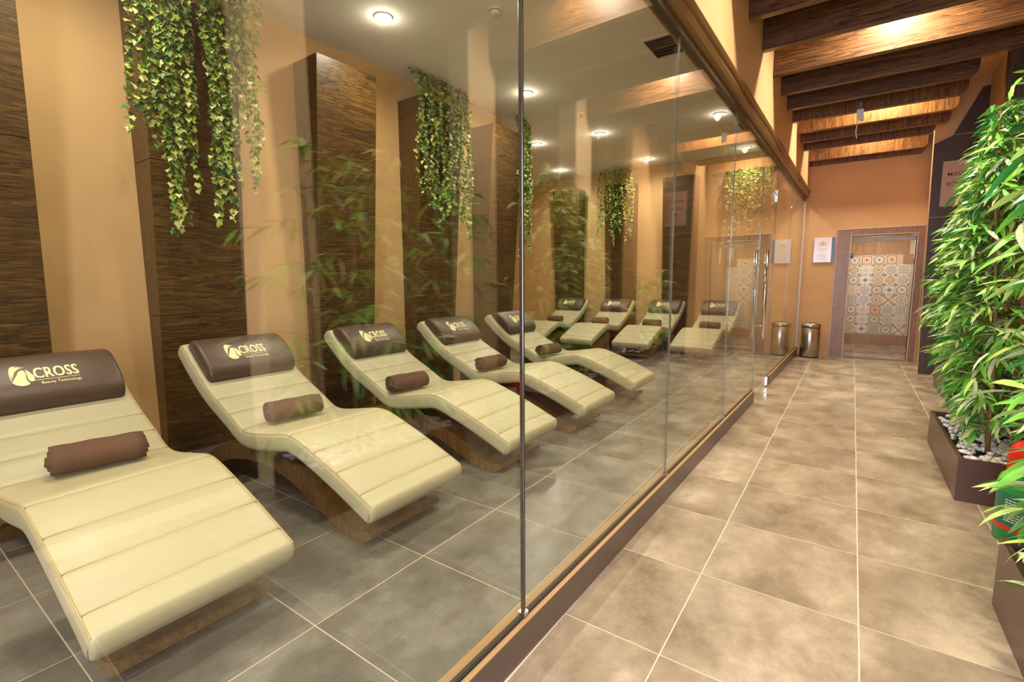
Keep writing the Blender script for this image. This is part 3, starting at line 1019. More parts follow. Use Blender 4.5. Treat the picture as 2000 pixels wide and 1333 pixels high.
SEAMS = [arc_of_x(v + OX) for v in (-3.33, -3.18, -3.03, -2.52, -2.30, -2.11, -1.93)]
HW = 0.342     # half width
TH = 0.118     # thickness
stations = set()
N = 90
for i in range(N + 1):
    stations.add(round(LEN * i / N, 5))
for s in SEAMS:
    for d_ in (-0.008, -0.004, 0, 0.004, 0.008):
        stations.add(round(s + d_, 5))
RE = 0.04
for k in range(7):
    a = RE * (1 - math.cos(PI / 2 * k / 6))
    stations.add(round(a, 5))
    stations.add(round(LEN - a, 5))
stations = sorted(stations)
bm = bmesh.new()
rings = []
for s in stations:
    p, dd = at_arc(s)
    nrm = Vector((-dd.y, dd.x))
    if nrm.y < 0:
        nrm = -nrm
    e = min(s, LEN - s)
    q = 1.0 if e >= RE else math.sqrt(max(0.0, 1 - (1 - e / RE) ** 2))
    q = max(q, 0.03)
    g = 0.0
    for sm in SEAMS:
        dlt = abs(s - sm)
        if dlt < 0.012:
            g = max(g, (1 - dlt / 0.012) ** 0.8)
    half = TH / 2
    ring = []
    # cross section: rounded rectangle in (v, t), t from -half..half
    rr = 0.030
    pts = []
    hw = HW - 0.02 * (1 - q)
    for (cx, ct, a0) in [(hw - rr, half - rr, 0), (-(hw - rr), half - rr, PI / 2), (-(hw - rr), -(half - rr), PI), (hw - rr, -(half - rr), 3 * PI / 2)]:
        for k in range(5):
            a = a0 + PI / 2 * k / 4
            pts.append((cx + rr * math.cos(a), ct + rr * math.sin(a)))
        if a0 == 0:
            for k in range(1, 6):
                vv = (hw - rr) * (1 - 2 * k / 6)
                pts.append((vv, half + 0.004 * math.cos(vv / hw * PI / 2)))
    for (v, tt) in pts:
        t2 = tt * q
        if tt > 0 and g > 0:
            t2 -= 0.0065 * g * (1 if abs(v) < hw - 0.006 else 0.3)
        base = Vector((p[0], p[1])) - nrm * half
        w_ = base + nrm * t2
        ring.append(bm.verts.new((w_.x, v, w_.y)))
    rings.append(ring)
for a, b in zip(rings[:-1], rings[1:]):
    n_ = len(a)
    for k in range(n_):
        bm.faces.new([a[k], a[(k + 1) % n_], b[(k + 1) % n_], b[k]])
bm.faces.new(rings[0][::-1])
bm.faces.new(rings[-1])
me_matt = mesh_from('mattress', bm, True)
me_matt.materials.append(M_cream)


def piping_mesh(sy):
    pts = []
    for i in range(0, 61):
        s = 0.03 + (LEN - 0.06) * i / 60
        p, dd = at_arc(s)
        nrm = Vector((-dd.y, dd.x))
        if nrm.y < 0:
            nrm = -nrm
        b = Vector((p[0], p[1])) - nrm * 0.009
        pts.append((b.x, sy * (HW - 0.008), b.y))
    p, dd = at_arc(LEN - 0.02)
    nrm = Vector((-dd.y, dd.x))
    b = Vector((p[0], p[1])) - nrm * 0.095
    pts.append(((pts[-1][0] + b.x) / 2, sy * (HW - .001), (pts[-1][2] + b.y) / 2))
    pts.append((b.x, sy * (HW - .004), b.y))
    bm = bmesh.new()
    add_tube(bm, pts, 0.0035, 5)
    me = mesh_from('piping', bm, True)
    me.materials.append(M_seam)
    return me


me_stitch = []
for sm in SEAMS:
    p, dd = at_arc(sm)
    nrm = Vector((-dd.y, dd.x))
    if nrm.y < 0:
        nrm = -nrm
    b = Vector((p[0], p[1])) - nrm * 0.0045
    bm = bmesh.new()
    add_tube(bm, [(b.x, -HW + .010, b.y - .003), (b.x, -HW + .03, b.y), (b.x, 0, b.y + .002), (b.x, HW - .03, b.y), (b.x, HW - .010, b.y - .003)], 0.0024, 5)
    me_ = mesh_from('stitched_seam', bm, True)
    me_.materials.append(M_seam)
    me_stitch.append(me_)
pip = [piping_mesh(-1), piping_mesh(1)]
# pillow: D-shaped bolster strapped over the head end
PS0, PS1 = 0.03, arc_of_x(-3.475 + OX)
pA, _ = at_arc(PS0)
pB, _ = at_arc(PS1)
pc = Vector(((pA[0] + pB[0]) / 2, (pA[1] + pB[1]) / 2))
pd_ = Vector((pB[0] - pA[0], pB[1] - pA[1]))
PL = pd_.length / 2
pd_.normalize()
pn = Vector((-pd_.y, pd_.x))
if pn.y < 0:
    pn = -pn
PH = 0.098


def pillow_pt(a, r=1.0):
    """a: 0 at the foot side .. PI at the head side"""
    ca, sa = math.cos(a), math.sin(a)
    k = 0.75
    ex = (abs(ca) ** k) * (1 if ca >= 0 else -1)
    ez = abs(sa) ** k
    return pc + pd_ * (PL * ex * r) + pn * (PH * ez * r)


PW = 0.308
bm = bmesh.new()
rings = []
NA = 28
vs = [(-PW, .80), (-PW + .004, .90), (-PW + .012, .965), (-PW + .03, .995), (-PW * .5, 1.0), (0, 1.0), (PW * .5, 1.0), (PW - .03, .995), (PW - .012, .965), (PW - .004, .90), (PW, .80)]
for v, r in vs:
    ring = []
    for k in range(NA + 1):
        q = pillow_pt(PI * k / NA, r)
        ring.append(bm.verts.new((q.x, v, q.y)))
    q = pc - pn * 0.01
    rings.append(ring)
for a, b in zip(rings[:-1], rings[1:]):
    for k in range(NA):
        bm.faces.new([a[k], a[k + 1], b[k + 1], b[k]])
    bm.faces.new([a[NA], a[0], b[0], b[NA]])
bm.faces.new(rings[0][::-1])
bm.faces.new(rings[-1])
me_pil = mesh_from('pillow', bm, True)
me_pil.materials.append(M_pillow)
# strap from the pillow over the head edge to the back
bm = bmesh.new()
p0, d0 = at_arc(0.0)
p1, d1 = at_arc(0.05)
nh = Vector((-d1.y, d1.x))
if nh.y < 0:
    nh = -nh
pts = [Vector(p1) + nh * 0.006, Vector(p0) + nh * 0.004 - d1 * 0.002, Vector(p0) - d1 * 0.008 - nh * 0.05, Vector(p0) - nh * 0.112 + d1 * 0.01, Vector(p1) - nh * 0.114 + d1 * 0.1]
for a, b in zip(pts[:-1], pts[1:]):
    v = [bm.verts.new((a.x, -.09, a.y)), bm.verts.new((a.x, .10, a.y)), bm.verts.new((b.x, .10, b.y)), bm.verts.new((b.x, -.09, b.y))]
    bm.faces.new(v)
bmesh.ops.solidify(bm, geom=bm.faces[:], thickness=0.003)
me_strap = mesh_from('strap', bm)
me_strap.materials.append(M_pillow)


def on_pillow(me, u0, v0, sc=1.0, sx=1.0):
    """wrap a flat drawing (x right, y up) onto the pillow; u along the width, v up the crest"""
    bm = bmesh.new()
    bm.from_mesh(me)
    for v in bm.verts:
        u = u0 + v.co.x * sc * sx
        hgt = v0 + v.co.y * sc
        a = hgt / (0.135)      # arc length to angle
        q = pillow_pt(a, 1.0)
        q2 = pillow_pt(a + 0.02, 1.0)
        tg = (q2 - q).normalized()
        n = Vector((tg.y, -tg.x))
        if n.dot(pn) < 0:
            n = -n
        q = q + n * 0.0022
        v.co = (q.x, u, q.y)
    me2 = bpy.data.meshes.new('print')
    bm.to_mesh(me2)
    bm.free()
    return me2


logo_parts = []
me = text_mesh('CROSS', 0.052, 0.0016, 'LEFT', 1.05)
logo_parts.append(('lettering', on_pillow(me, -0.066, 0.193, .82, 1.38)))
me = text_mesh('Beauty Technology', 0.021, 0.0002, 'LEFT', 1.05)
logo_parts.append(('lettering', on_pillow(me, -0.046, 0.1635, .90, 1.08)))


def flat(polys):
    bm = bmesh.new()
    for pts in polys:
        bm.faces.new([bm.verts.new((p[0], p[1], 0)) for p in pts])
    bmesh.ops.triangulate(bm, faces=bm.faces[:])
    for _ in range(1):
        bmesh.ops.subdivide_edges(bm, edges=bm.edges[:], cuts=1)
    me = bpy.data.meshes.new('flat')
    bm.to_mesh(me)
    bm.free()
    return me


def arcp(cx, cy, rx, ry, a0, a1, n=14):
    return [(cx + rx * math.cos(math.radians(a0 + (a1 - a0) * i / n)), cy + ry * math.sin(math.radians(a0 + (a1 - a0) * i / n))) for i in range(n + 1)]


# emblem: oval globe with slanting bands and a drop
polys = []
outer = lambda a: (0.043 * math.cos(math.radians(a)), 0.036 * math.sin(math.radians(a)))
body = [outer(a) for a in range(203, 312, 8)] + [(0.023, -0.022), (0.017, -0.012), (0.018, 0.000), (0.021, 0.012), (0.017, 0.018), (0.008, 0.020), (-0.006, 0.015), (-0.024, 0.002)]
polys.append(body)
for k in range(3):
    e0 = outer(197 - 9 * k)
    e1 = outer(58 + 10 * k)
    c0 = (-0.024 - .005 * k, 0.024 + .0125 * k)

    def qb(t, a=e0, c=c0, b=e1):
        return tuple((1 - t) ** 2 * a[i_] + 2 * t * (1 - t) * c[i_] + t * t * b[i_] for i_ in range(2))
    up1 = [qb(t / 8) for t in range(9)]
    e0b, e1b, c1 = outer(197 - 9 * k - 6), outer(58 + 10 * k + 5), (c0[0] - .002, c0[1] + .0052)
    up2 = [qb(t / 8, e0b, c1, e1b) for t in range(9)]
    polys.append(up1 + up2[::-1])
drop = [(0.024, 0.022)] + [(0.036 + 0.013 * math.cos(math.radians(a)), -0.004 + 0.016 * math.sin(math.radians(a))) for a in range(50, -190, -20)]
polys.append(drop)
logo_parts.append(('emblem', on_pillow(flat(polys), -0.114, 0.200, 1.0)))
line = []
for i in range(12):
    x0 = -0.022 + i * 0.0168
    line.append([(x0, 0), (x0 + .0168, 0), (x0 + .0168, .002), (x0, .002)])
logo_parts.append(('rule_line', on_pillow(flat(line), -0.052, 0.183, .95)))
for _, m in logo_parts:
    m.materials.clear()
    m.materials.append(M_logo)

# sleigh base: bent wooden band and a box pedestal


def band_mesh():
    up_ = [(-3.74, .03), (-3.66, .17), (-3.52, .25), (-3.36, .30), (-3.16, .335), (-2.96, .345), (-2.78, .335), (-2.62, .30), (-2.48, .245), (-2.34, .18), (-2.22, .125), (-2.12, .060), (-2.05, .055), (-1.985, .078), (-1.965, .070)]
    lo = [(-1.955, .045), (-2.01, .012), (-2.04, .0), (-2.12, .0), (-2.24, .035), (-2.36, .08), (-2.50, .14), (-2.64, .19), (-2.80, .225), (-2.97, .238), (-3.15, .228), (-3.34, .195), (-3.50, .14), (-3.58, .09), (-3.62, .0), (-3.75, .0)]
    pts = [(a + OX, b) for a, b in catmull(up_, 3) + lo]
    bm = bmesh.new()
    add_prism(bm, pts, 'y', -0.262, 0.262)
    bmesh.ops.triangulate(bm, faces=[f for f in bm.faces if len(f.verts) > 4])
    me = mesh_from('sleigh_base', bm)
    me.materials.append(M_base)
    return me


me_band = band_mesh()
bm = bmesh.new()
add_prism(bm, [(-2.80 + OX, .20), (-2.14 + OX, .06), (-2.14 + OX, .29), (-2.50 + OX, .405), (-2.80 + OX, .375)], 'y', -0.17, 0.17)
me_box = mesh_from('pedestal', bm)
me_box.materials.append(M_base2)
bm = bmesh.new()
add_prism(bm, [(-3.38 + OX, .27), (-2.92 + OX, .32), (-2.92 + OX, .375), (-3.06 + OX, .395), (-3.38 + OX, .545)], 'y', -0.17, 0.17)
me_box2 = mesh_from('back_support', bm)
me_box2.materials.append(M_base2)


def lounger(x, y, rz, label, grp):
    t = empty('lounger', (x, y, 0), rz, label, 'lounger', grp)
    m = link('mattress', me_matt, None, t)
    for p_ in pip:
        link('piping', p_, None, m)
    for me_ in me_stitch:
        link('stitched_seam', me_, None, m)
    pl = link('pillow', me_pil, None, t)
    for nm, me_ in logo_parts:
        link(nm, me_, None, pl)
    link('strap', me_strap, None, pl)
    link('sleigh_base', me_band, None, t)
    link('pedestal', me_box, None, t)
    link('back_support', me_box2, None, t)
    return t


LN = ['cream lounger nearest the camera, cut off by the left frame edge', 'cream lounger second from the left in the near row, beside the left frame one',
      'cream lounger in the middle of the near row, foot end just left of glass seam', 'cream lounger fourth in the near row, crossed by the dark glass seam', 'cream lounger at the far end of the near row']
NEAR = [(0.685, -0.01), (1.745, 0.0), (2.89, 0.0), (4.01, 0.01), (5.19, 0.01)]
for i, (y, dx) in enumerate(NEAR):
    lounger(-2.85 + dx, y, 0.015, LN[i], 'near row of loungers')
LF = ['leftmost cream lounger of the far row, partly behind near loungers', 'second cream lounger from the left in the far row', 'third cream lounger from the left in the far row', 'rightmost cream lounger of the far row, showing a doorway reflection']
FAR = [-5.24, -4.16, -3.10, -2.07]
for i, x in enumerate(FAR):
    # local foot end (+1.01) points to -Y
    lounger(x, 8.02 + 1.02, -PI / 2 - 0.03, LF[i], 'far row of loungers')

# ------------------------------------------------------------------ towels


def towel_mesh(seed, L=0.33, R=0.080):
    rnd = random.Random(seed)
    turns = 3.0
    n = 84
    th = 0.0125
    outer, inner = [], []
    ph = rnd.uniform(2.6, 3.4)
    for i in range(n + 1):
        f = i / n
        a = ph + f * turns * 2 * PI
        r = 0.008 + (R - 0.008) * f
        wob = 1 + 0.03 * math.sin(3 * a + seed) + 0.02 * math.sin(5 * a)
        sq = 0.93
        outer.append((r * wob * math.cos(a) * 1.05, r * wob * math.sin(a) * sq))
        r2_ = max(0.002, r - th)
        inner.append((r2_ * wob * math.cos(a) * 1.05, r2_ * wob * math.sin(a) * sq))
    bm = bmesh.new()
    ns = 9
    rowsO, rowsI = [], []
    for k in range(ns + 1):
        y = -L / 2 + L * k / ns
        s = 1 + 0.025 * math.sin(k * 1.7 + seed) - (0.03 if k in (0, ns) else 0)
        tel = {0: -1, ns: 1}.get(k, 0) * 0.022
        rowsO.append([bm.verts.new((p[0] * s, y + tel * (1 - i / n) + (0.002 * math.sin(i * .5 + seed) if k in (0, ns) else 0), p[1] * s)) for i, p in enumerate(outer)])
        rowsI.append([bm.verts.new((p[0] * s, y + tel * (1 - i / n) - tel * .1, p[1] * s)) for i, p in enumerate(inner)])
    for rows in (rowsO, rowsI):
        for a, b in zip(rows[:-1], rows[1:]):
            for i in range(n):
                bm.faces.new([a[i], a[i + 1], b[i + 1], b[i]])
    for k in (0, ns):
        for i in range(n):
            bm.faces.new([rowsO[k][i], rowsO[k][i + 1], rowsI[k][i + 1], rowsI[k][i]])
    for k in range(ns):
        bm.faces.new([rowsO[k][n], rowsO[k + 1][n], rowsI[k + 1][n], rowsI[k][n]])
    me = mesh_from('rolled_towel', bm, True)
    me.materials.append(M_towel)
    return me


tm = [towel_mesh(s) for s in (1, 2, 3)]
TW = ['on the nearest lounger at the left frame edge', 'on the second near lounger', 'on the middle near lounger, roll end open', 'on the fourth near lounger just left of the glass seam', 'on the farthest lounger of the near row']


def seat_z(xl):
    best = min(FINE, key=lambda q: abs(q[0] - xl))
    return best[1]


for i, (yc, xt, ang) in enumerate([(0.70, -2.95, 10), (1.71, -2.95, 8), (2.71, -2.96, 10), (3.84, -2.955, 6), (4.95, -2.93, 8)]):
    o = link('rolled_towel', tm[i % 3], None, None, (xt, yc, seat_z(xt + OX) + 0.0775))
    o.rotation_euler = (0, 0, -math.radians(ang))
    if i == 0:
        o.scale = (1.04, 1.05, 1.04)
    tag(o, 'rolled brown towel ' + TW[i], 'towel', 'rolled towels on the loungers')
TF = ['leftmost', 'second', 'third', 'rightmost']
for i, x in enumerate([-5.26, -4.20, -3.12, -2.06]):
    yy = 8.02 + 1.02 + 0.10 + (0.0)
    o = link('rolled_towel', tm[(i + 1) % 3], None, None, (x, yy, seat_z(-0.10) + 0.0775))
    o.rotation_euler = (0, 0, -PI / 2 - 0.03)
    tag(o, 'rolled brown towel on the %s lounger of the far row' % TF[i], 'towel', 'rolled towels on the loungers')

# ------------------------------------------------------------------ leaves


def bamboo_leaf(L, W, bend, fold=0.18, n=5):
    """lanceolate leaf along +x from the origin, drooping"""
    bm = bmesh.new()
    prof = [0.12, 0.72, 1.0, 0.86, 0.50, 0.0]
    mid, lf, rt = [], [], []
    for i in range(n + 1):
        f = i / n
        a = bend * f
        x = L * (math.sin(a) / max(1e-6, bend)) if bend > 1e-4 else L * f
        z = -L * (1 - math.cos(a)) / max(1e-6, bend)
        w_ = W * prof[i]
        mid.append(bm.verts.new((x, 0, z)))
        if i < n:
            lf.append(bm.verts.new((x, w_, z + fold * w_)))
            rt.append(bm.verts.new((x, -w_, z + fold * w_)))
    for i in range(n - 1):
        bm.faces.new([mid[i], mid[i + 1], lf[i + 1], lf[i]])
        bm.faces.new([mid[i], rt[i], rt[i + 1], mid[i + 1]])
    bm.faces.new([mid[n - 1], mid[n], lf[n - 1]])
    bm.faces.new([mid[n - 1], rt[n - 1], mid[n]])
    return bm


BL = []
for mi, m in enumerate(LEAF):
    for (L, W, b) in [(0.18, 0.0150, 0.5), (0.21, 0.0165, 0.9), (0.15, 0.0135, 0.3)]:
        bm = bamboo_leaf(L, W, b)
        me = bpy.data.meshes.new('leaf')
        bm.to_mesh(me)
        bm.free()
        me.materials.append(m)
        for p_ in me.polygons:
            p_.use_smooth = True
        BL.append(me)


def append_mesh(V, Fc, Mi, me, mat4, midx):
    base = len(V)
    for v in me.vertices:
        V.append(tuple(mat4 @ v.co))
    for p_ in me.polygons:
        Fc.append([base + i for i in p_.vertices])
        Mi.append(midx)


def mesh_bulk(name, V, Fc, Mi, mats):
    me = bpy.data.meshes.new(name)
    me.from_pydata(V, [], Fc)
    for m in mats:
        me.materials.append(m)
    me.polygons.foreach_set('material_index', Mi)
    me.polygons.foreach_set('use_smooth', [True] * len(Fc))
    me.update()
    return me


CAMP = Vector((0, 0, CH))


def bamboo(cx, y0, y1, ztop, nleaf, nstem, label, spread, seed, nparts, zlow=0.45, planter_h=0.30, xr=(0.66, 1.08), scale=1.0, xshift=0.0, lowk=0.14, wall_x=1.5):
    rnd = random.Random(seed)
    t = empty('bamboo_plant', (cx, (y0 + y1) / 2, planter_h - 0.05), 0, label, 'plant', 'artificial bamboo plants in the corridor')
    off = Vector(t.location)
    stems = []
    for i in range(nstem):
        sy = y0 + 0.12 + (y1 - y0 - 0.24) * (i + 0.5) / nstem + rnd.uniform(-.05, .05)
        sx = rnd.uniform(xr[0] + .08, xr[1] - .10)
        lean = Vector((rnd.uniform(-.10, .05), rnd.uniform(-.10, .10), 0))
        pts = []
        rad = []
        H = ztop - rnd.uniform(0.02, 0.25)
        nn = 15
        for k in range(nn + 1):
            f = k / nn
            z = planter_h - 0.05 + (H - planter_h) * f
            p_ = Vector((sx, sy, z)) + lean * f + Vector((0.012 * math.sin(5 * f + i), 0.012 * math.cos(4 * f + i), 0))
            r_ = (0.0135 * (1 - 0.55 * f))
            pts.append(p_ - off)
            rad.append(r_)
            if 0 < k < nn:
                pts.append(p_ - off + Vector((0, 0, .006)))
                rad.append(r_ * 1.22)
                pts.append(p_ - off + Vector((0, 0, .012)))
                rad.append(r_)
        bm = bmesh.new()
        add_tube(bm, pts, rad, 7)
        link('cane', mesh_from('cane', bm, True), M_stem, t)
        stems.append((Vector((sx, sy, 0)), lean, H))
    leaves = []
    tb = bmesh.new()
    per = 7
    for b_ in range(nleaf // per):
        s, lean, H = rnd.choice(stems)
        z = zlow + (H + 0.10 - zlow) * (rnd.random() ** 0.9)
        f = (z - planter_h) / (H - planter_h)
        st = s + lean * f
        st.z = z
        ang = rnd.uniform(0, 2 * PI)
        # favour the open corridor side and the room left of the wall
        dirx = Vector((math.cos(ang), math.sin(ang), 0))
        if st.x + dirx.x * 0.35 > wall_x - 0.06 or rnd.random() < 0.35:
            dirx.x = -abs(dirx.x)
        reach = rnd.uniform(0.10, spread) * (0.75 + 0.35 * math.sin(PI * min(1, max(0, (z - zlow) / (ztop - zlow)))))
        tip = st + dirx * reach + Vector((0, 0, rnd.uniform(-.02, .12)))
        lim = 0.41 + 0.20 * max(0, (z - 1.5) / 1.0) + lowk * max(0, (1.0 - z) / .5) + xshift + 0.12
        if tip.x < lim:
            q_ = (st.x - lim) / max(1e-4, st.x - tip.x)
            tip = st.lerp(tip, max(0.25, q_))
        midp = (st + tip) / 2 + Vector((0, 0, .03))
        add_tube(tb, [st - off, midp - off, tip - off], [0.003, 0.0024, 0.0015], 4)
        for k in range(per):
            f2 = 0.35 + 0.65 * (k + 1) / per
            o_ = st.lerp(midp, f2 * 2) if f2 < 0.5 else midp.lerp(tip, f2 * 2 - 1)
            side = (1 if k % 2 else -1)
            yaw = math.atan2(dirx.y, dirx.x) + side * rnd.uniform(0.25, 1.05)
            pitch_ = rnd.uniform(-0.25, 0.75)
            roll_ = rnd.uniform(-0.7, 0.7)
            sc = rnd.uniform(0.75, 1.2) * scale
            mt = Matrix.Translation(o_ - off) @ Matrix.Rotation(yaw, 4, 'Z') @ Matrix.Rotation(pitch_, 4, 'Y') @ Matrix.Rotation(roll_, 4, 'X') @ Matrix.Scale(sc, 4)
            depth = rnd.random()
            mi = rnd.choices([0, 1, 2, 3], [0.34, 0.24, 0.24, 0.18])[0]
            if o_.x + math.cos(yaw) * .2 > wall_x - 0.03:
                continue
            tipx = (mt @ Vector((0.18, 0, 0)) + off).x
            zz = o_.z
            lim = 0.41 + 0.20 * max(0, (zz - 1.5) / 1.0) + lowk * max(0, (1.0 - zz) / .5)
            if min(tipx, o_.x) < lim + xshift:
                continue
            leaves.append((mi * 3 + rnd.randrange(3), mt, (o_ - CAMP).length, o_.x))
    link('twigs', mesh_from('twigs', tb), M_vine, t)['kind'] = 'stuff'
    leaves.sort(key=lambda q: q[3] * 1.2 + q[2] * 0.3)
    for (k, mt, dd, _x) in leaves[:nparts]:
        o = link('leaf', BL[k], None, t)
        o.matrix_local = mt
    V, Fc, Mi = [], [], []
    for (k, mt, dd, _x) in leaves[nparts:]:
        append_mesh(V, Fc, Mi, BL[k], mt, k // 3)
    if V:
        o = link('foliage', mesh_bulk('foliage', V, Fc, Mi, LEAF), None, t)
        o['kind'] = 'stuff'
    return t


def pebble_mesh(seed):
    rnd = random.Random(seed)
    bm = bmesh.new()
    bmesh.ops.create_icosphere(bm, subdivisions=1, radius=1.0)
    for v in bm.verts:
        v.co *= rnd.uniform(0.82, 1.12)
    sx, sy, sz = rnd.uniform(.8, 1.25), rnd.uniform(.7, 1.0), rnd.uniform(.55, .8)
    for v in bm.verts:
        v.co = Vector((v.co.x * sx, v.co.y * sy, v.co.z * sz))
    me = mesh_from('pebble', bm, True)
    me.materials.append(M_pebble)
    return me


PEB = [pebble_mesh(i) for i in range(5)]


def planter(x0, x1, y0, y1, h, label, npeb, seed):
    rnd = random.Random(seed)
    t = empty('planter', ((x0 + x1) / 2, (y0 + y1) / 2, 0), 0, label, 'planter', 'brown floor planters in the corridor')
    a, b = (x1 - x0) / 2, (y1 - y0) / 2
    bm = bmesh.new()
    w_ = 0.022
    O = [(-a, -b), (a, -b), (a, b), (-a, b)]
    I = [(-a + w_, -b + w_), (a - w_, -b + w_), (a - w_, b - w_), (-a + w_, b - w_)]
    vo0 = [bm.verts.new((p[0], p[1], 0.0)) for p in O]
    vo1 = [bm.verts.new((p[0], p[1], h)) for p in O]
    vi1 = [bm.verts.new((p[0], p[1], h)) for p in I]
    vi0 = [bm.verts.new((p[0], p[1], h - .06)) for p in I]
    for i in range(4):
        j = (i + 1) % 4
        bm.faces.new([vo0[i], vo0[j], vo1[j], vo1[i]])
        bm.faces.new([vo1[i], vo1[j], vi1[j], vi1[i]])
        bm.faces.new([vi1[i], vi1[j], vi0[j], vi0[i]])
    bm.faces.new(vo0[::-1])
    bm.faces.new(vi0)
    link('box_body', mesh_from('box_body', bm), M_planter, t)
    box('soil', (-a + w_, a - w_, -b + w_, b - w_, h - .058, h - .035), M_soil, t)
    V, Fc, Mi = [], [], []
    for i in range(npeb):
        px, py = rnd.uniform(-a + .045, a - .045), rnd.uniform(-b + .045, b - .045)
        s = rnd.uniform(.016, .028)
        mt = Matrix.Translation((px, py, h - .022 + rnd.uniform(0, .02))) @ Matrix.Rotation(rnd.uniform(0, 6.28), 4, 'Z') @ Matrix.Rotation(rnd.uniform(-.5, .5), 4, 'X') @ Matrix.Scale(s, 4)
        if i < 110:
            o = link('pebble', PEB[i % 5], None, t)
            o.matrix_local = mt
        else:
            append_mesh(V, Fc, Mi, PEB[i % 5], mt, 0)
    if V:
        o = link('pebble_bed', mesh_bulk('pebble_bed', V, Fc, Mi, [M_pebble]), None, t)
        o['kind'] = 'stuff'
    return t


planter(0.568, 1.05, 1.45, 2.70, 0.30, 'nearest brown planter box with white pebbles at the lower right corner', 330, 1)
planter(0.60, 1.10, 3.90, 5.22, 0.27, 'brown planter box in mid corridor filled with white pebbles under bamboo', 330, 2)
planter(0.93, 1.24, 7.0, 8.1, 0.27, 'far brown planter hidden behind the mid corridor bamboo', 60, 3)
bamboo(0.83, 1.45, 2.98, 2.12, 1250, 7, 'near tall bamboo plant with large leaves cut by the right frame edge', 0.46, 11, 290, 0.40, xr=(0.62, 1.02), xshift=-0.04, lowk=0.02, scale=0.92)
bamboo(0.83, 3.90, 5.22, 2.36, 6500, 6, 'dense bright green bamboo in the mid corridor planter', 0.42, 22, 300, 0.34, xr=(0.66, 1.08), scale=0.74)
bamboo(1.06, 7.0, 8.1, 1.45, 420, 4, 'low far bamboo plant mostly hidden behind the dense one', 0.26, 33, 0, 0.4, xr=(0.92, 1.22), xshift=0.2, wall_x=1.30)

# ------------------------------------------------------------------ extinguishers between the planters


def cylinder_thing(x, y, r, h, label, body, bands, cap):
    t = empty('extinguisher', (x, y, 0), 0.35, label, 'extinguisher')
    bm = bmesh.new()
    add_lathe(bm, [(r * .95, 0), (r, 0.008), (r, h * .80), (r * .93, h * .86), (r * .7, h * .92), (r * .32, h * .95), (r * .30, h)], 36)
    link('tank', mesh_from('tank', bm, True), body, t)
    for (z0, z1, m, nm) in bands:
        bm = bmesh.new()
        n = 36
        A = [bm.verts.new(((r + .001) * math.cos(2 * PI * i / n), (r + .001) * math.sin(2 * PI * i / n), z0)) for i in range(n)]
        B = [bm.verts.new(((r + .001) * math.cos(2 * PI * i / n), (r + .001) * math.sin(2 * PI * i / n), z1)) for i in range(n)]
        for i in range(n):
            bm.faces.new([A[i], A[(i + 1) % n], B[(i + 1) % n], B[i]])
        link(nm, mesh_from(nm, bm, True), m, t)
    bm = bmesh.new()
    add_cyl(bm, (0, 0), r * .34, h - .01, h + .03, 20)
    link('valve', mesh_from('valve', bm), cap, t)
    bm = bmesh.new()
    add_tube(bm, [(0, 0, h + .025), (-r * .5, -r * .3, h + .05), (-r * .95, -r * .5, h + .03)], 0.008, 8)
    link('lever', mesh_from('lever', bm), cap, t)
    return t


M_red = plain('red_enamel', (206, 40, 24), 0.3)
M_green = plain('green_enamel', (30, 140, 70), 0.3)
M_label = plain('white_label', (232, 226, 230), 0.5)
M_teal = plain('dark_green_label', (16, 110, 82), 0.35)
t1 = cylinder_thing(0.82, 3.46, 0.125, 0.40, 'green cylinder with red band and printed label between the two planters', M_green, [(0.075, 0.10, M_red, 'red_band'), (0.105, 0.27, M_teal, 'label_wrap')], M_black)
for k in range(9):
    a0 = math.radians(195)
    bm = bmesh.new()
    for i in range(5):
        aa, ab = a0 + i * .13, a0 + i * .13 + (.11 if i < 4 else .05)
        z = .125 + k * .0135
        R_ = .1275
        v = [bm.verts.new((R_ * math.cos(q), R_ * math.sin(q), zz)) for q, zz in ((aa, z), (ab, z), (ab, z + .005), (aa, z + .005))]
        bm.faces.new(v)
    link('print_line', mesh_from('print_line', bm), M_label, t1)
t2 = cylinder_thing(0.86, 3.72, 0.085, 0.50, 'red cylinder with white label standing behind the green one', M_red, [], M_black)
bm = bmesh.new()
for i in range(8):
    aa, ab = math.radians(200 + i * 12), math.radians(200 + (i + 1) * 12)
    v = [bm.verts.new((.0865 * math.cos(q), .0865 * math.sin(q), zz)) for q, zz in ((aa, .20), (ab, .20), (ab, .36), (aa, .36))]
    bm.faces.new(v)
link('paper_label', mesh_from('paper_label', bm), M_label, t2)

# ------------------------------------------------------------------ ivy


def ivy_leaf():
    pts = [(0, 0), (0.35, -0.12), (0.75, -0.55), (0.62, -0.05), (1.25, 0.10), (0.75, 0.38), (0.80, 0.85), (0.40, 0.50)]
    half = [(0, -0.02), (-0.16, 0.30), (-0.02, 0.50), (0.30, 0.44), (0.40, 0.70), (0.70, 0.28), (1.15, 0.0)]
    bm = bmesh.new()
    o_ = bm.verts.new((0.0, 0, 0))
    ups = [bm.verts.new((p[0], p[1], 0.10 * abs(p[1]))) for p in half[1:-1]]
    tip = bm.verts.new((1.15, 0, -0.12))
    dn = [bm.verts.new((p[0], -p[1], 0.10 * abs(p[1]))) for p in half[1:-1]]
    c = bm.verts.new((0.42, 0, 0.03))
    loop = [o_] + ups + [tip] + dn[::-1]
    for i in range(len(loop)):
        bm.faces.new([c, loop[i], loop[(i + 1) % len(loop)]])
    return bm


IL = []
for m in IVY:
    bm = ivy_leaf()
    me = bpy.data.meshes.new('leaf')
    bm.to_mesh(me)
    bm.free()
    me.materials.append(m)
    IL.append(me)


